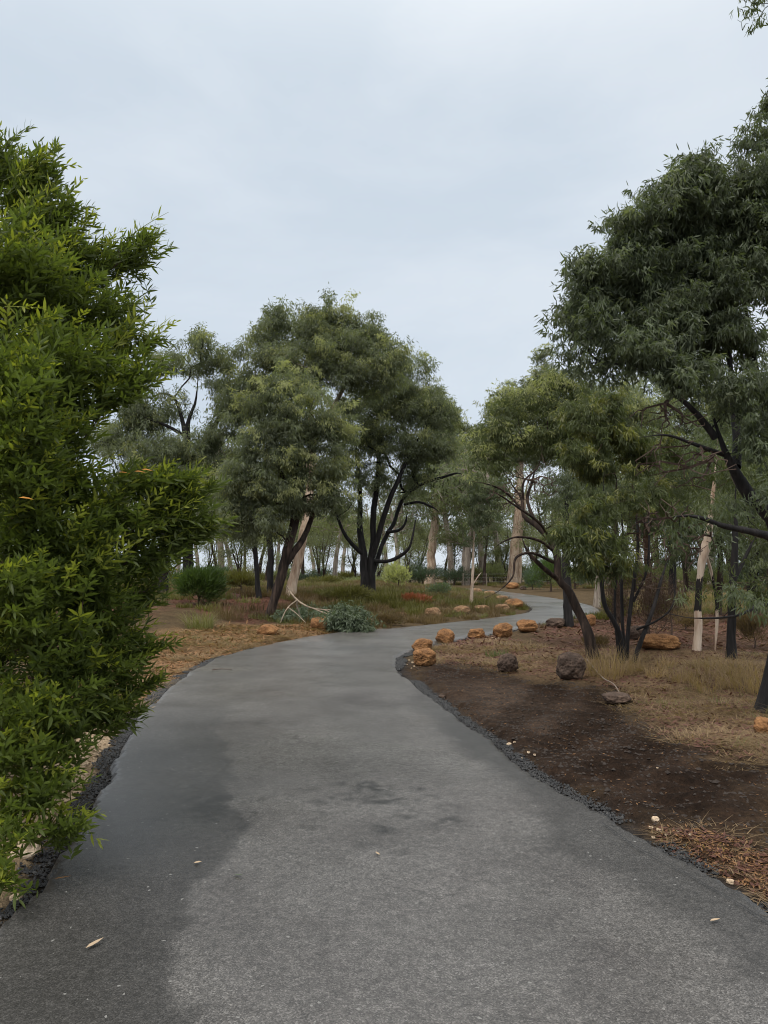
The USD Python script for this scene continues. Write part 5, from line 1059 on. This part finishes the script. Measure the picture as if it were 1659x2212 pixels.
for E, sgn, side in ((LE, 1, 'left'), (RE, 1, 'right')):
    q = along(E, 15000, 0, .15, r6, 22); d_ = DR(q[:, 0], q[:, 1]); bad = d_ < -.05
    if bad.mean() > .5:
        q = along(E, 15000, -.15, 0, r6, 22); d_ = DR(q[:, 0], q[:, 1])
    k = (d_ < .3) & (d_ > -.08) & (meshkit.fbm(np.c_[q * 2.2, np.zeros(len(q))], 4, 91) > .3 + .9 * np.abs(d_)); q = q[k]
    single('shoulder', octa(np.c_[q, np.maximum(H(q[:, 0], q[:, 1]), -.03) + .006], r6.uniform(.005, .014, len(q)) * np.clip(np.hypot(*q.T) / 8, 1, 1.7), r6, .7), 'crumb', f'dark crumbled asphalt edging the {side} side of the path', 'asphalt', None, 'stuff', (0, 0, 0))
STN = 'white stones scattered at the inner bend'
for k, (px, py, s) in enumerate([(1064,1380,7),(1071,1383,6),(1058,1384,5),(1077,1380,5),(1050,1381,4),(884,1428,6),(891,1433,7),(880,1437,5),(895,1441,6),(889,1445,5),(1022,1386,4)]):
    me, loc = rock(px, py, s * .75, s * .6, 500 + k, sub=1); single('stone', me, 'limestone', 'small white stone lying at the inner bend of the path', 'stone', STN, None, loc)
for k, (px, py, s) in enumerate([(1100,1612,13),(1112,1606,8),(1142,1628,9),(1155,1634,8),(1128,1640,7),(1417,1775,20),(1407,1792,12),(1425,1800,14),(1412,1812,10),(1440,1806,9),(1465,1798,8),(1580,1912,20),(1492,1806,9),(1420,1660,6)]):
    me, loc = rock(px, py, s * .85, s * .6, 520 + k, sub=2); single('stone', me, 'rock_cream', 'pale limestone piece on the soil along the right edge of the path', 'stone', 'limestone pieces along the right edge', None, loc)

# ------------------------------------------------------------ fallen branch
b0 = G(640, 1350); yb = b0[1]
T = Thing('fallen_branch', 'bleached fallen gum branch with withered grey leaves beside the rounded boulder', 'branch', b0)
def limb(pp, m='bleached', name='limb'):
    a = np.array([list(P(x, y, yb + d)) + [w * .38 / FOC * yb] for x, y, d, w in pp]); s = spline(a, .12); q = s[:, :3]; q[:, 2] = np.maximum(q[:, 2], H(q[:, 0], q[:, 1]) + .02)
    T.part(name, tube(q, s[:, 3], 7, .1, 5), m, smooth=True); return q, s[:, 3]
L1 = [limb([(619,1264,1.2,4),(628,1280,1,5),(642,1296,.6,5.5),(658,1307,.3,5),(676,1314,0,4),(700,1317,-.2,3),(735,1318,-.4,3)]), limb([(676,1314,0,4),(695,1322,-.2,3.5),(712,1328,-.3,3),(728,1336,-.3,2)]), limb([(642,1296,.6,4),(622,1312,.2,3.5),(612,1330,0,3),(606,1345,-.1,2)]),
      limb([(700,1317,-.2,3),(720,1326,-.5,2.5),(750,1340,-.9,2)]), limb([(622,1312,.2,3),(640,1325,-.2,2.5),(660,1345,-.5,2)])]
r7 = np.random.default_rng(7); tp = []
for px, py, rx, ry, d, n in [(756,1342,40,26,-.8,60),(775,1352,26,16,-.9,30),(730,1346,22,16,-.6,24),(648,1340,38,13,.9,30),(690,1330,36,12,1.5,20),(620,1342,22,12,.8,14)]:
    y = yb + d; tp.append(lobe_points(P(px, py, y), np.array([rx / FOC * y, rx / FOC * y * .8, ry / FOC * y]), n, r7, .2, .8))
tp = np.vstack(tp); tp[:, 2] = np.maximum(tp[:, 2], H(tp[:, 0], tp[:, 1]) + .05)
br = grow(L1, tp, r7, .004, .4, .25, .15, .02, up=.1); T.part('twigs', join([tube(q, rr, 3, cap=False) for q, rr in br]), 'twig_grey')
cl = tp[r7.integers(0, len(tp), 620)] + r7.normal(0, .12, (620, 3)); cl[:, 2] = np.maximum(cl[:, 2], H(cl[:, 0], cl[:, 1]) + .10)
instancer(T.path + '/foliage', [(gum_spray(26, .17, .13, .030, 700 + k), 'leaf_grey') for k in range(3)], cl - T.o, quat_z(r7.uniform(0, 6.28, 620), .5, r7), r7.uniform(.7, 1.2, 620), r7.integers(0, 3, 620))
T = Thing('fallen_twig', 'thin bent dead stick arching over the flat rock on the right verge', 'stick', G(1330, 1500))
q = spline(np.array([G(1268, 1440) + [0, 0, .12], P(1300, 1462, 11.2), P(1326, 1478, 10.3), G(1345, 1512) + [0, 0, .02]]), .1); T.part('stick', tube(q, np.linspace(.012, .006, len(q)), 5), 'twig_grey')

# ------------------------------------------------------------ small things on the path
def lying(name, label, px, py, L, W, ang, m, cat='leaf', curl=.1):
    c = np.r_[flat(px, py), .036]; d = np.array([math.cos(ang), math.sin(ang), .05])
    v, f = leaves(c[None] - d * L / 2, d[None], np.array([[.1, .1, 1.]]), L, W, True, .08, -curl); single(name, (v, f), m, label, cat)
lying('fallen_leaf', 'white underside of a fallen leaf at the lower left of the path', 203, 2057, .085, .022, 1.0, 'limestone')
lying('fallen_leaf', 'yellow fallen leaf on the damp asphalt near the left bush', 135, 1912, .09, .014, .1, 'leaf_orange')
lying('fallen_leaf', 'grey curled leaf on the middle left of the path', 515, 1906, .06, .02, -.5, 'leaf_grey')
lying('fallen_leaf', 'small pale leaf left of the middle of the path', 427, 1878, .045, .03, .3, 'limestone')
lying('fallen_leaf', 'pale leaf fragment in the middle of the path', 815, 1858, .04, .02, 2.2, 'limestone')
lying('fallen_leaf', 'pale leaf scrap at the left by the bush shadow', 330, 1535, .07, .02, .8, 'limestone')
lying('fallen_leaf', 'pale speck of leaf low on the right of the path', 1545, 2005, .05, .02, .2, 'limestone')
for px, py, L, a, lb in ((480, 1452, .30, .15, 'dark curved twig on the path before the left bend'),):
    c = np.r_[flat(px, py), .04]; q = c + np.array([[-L/2, -.02, 0], [-L*.15, .015, .01], [L*.2, -.01, .008], [L/2, .03, 0]]) @ np.array([[math.cos(a), math.sin(a), 0], [-math.sin(a), math.cos(a), 0], [0, 0, 1]])
    q = spline(q, .04); single('fallen_twig', tube(q, np.linspace(.008, .004, len(q)), 5), 'twig', lb, 'stick')
sm = resample(chaikin(np.array([flat(*p) for p in [(1300,1790),(1374,1843),(1500,1910),(1570,1955),(1659,2009),(1800,2090)]])), .05); t = unit(np.gradient(sm, axis=0)); nr = np.stack([-t[:, 1], t[:, 0]], 1)
wv = (.0012 + .004 * meshkit.fbm(np.c_[sm * 9, np.zeros(len(sm))], 3, 81))[:, None]; jj = nr * (meshkit.fbm(np.c_[sm * 4, np.zeros(len(sm))], 4, 82)[:, None] - .5) * .05; a, b = sm + jj - nr * wv, sm + jj + nr * wv
v = np.stack([np.c_[a, np.full(len(a), .0375)], np.c_[b, np.full(len(b), .0375)]], 1).reshape(-1, 3); i = np.arange(len(a) - 1) * 2
u = single('asphalt_seam', (v, np.stack([i, i + 2, i + 3, i + 1], 1)), 'crumb', None, None, None, 'structure', (0, 0, 0))

# ------------------------------------------------------------ wire fence far behind
T = Thing('wire_fence', 'low wire fence with thin posts beyond the far stretch of path', 'fence', (12, 76, H(12, 76)))
px_ = np.linspace(8, 21, 7); py_ = np.linspace(78, 70, 7)
tops = []
for x, y in zip(px_, py_):
    z = H(x, y); T.part('post', tube(np.array([[x, y, z - .2], [x, y, z + 1.25]]), [.045, .04], 6), 'twig_grey'); tops.append((x, y, z))
tops = np.array(tops)
for h in (.4, .8, 1.15):
    T.part('wire', tube(tops + [0, 0, h], .008, 4), 'metal')
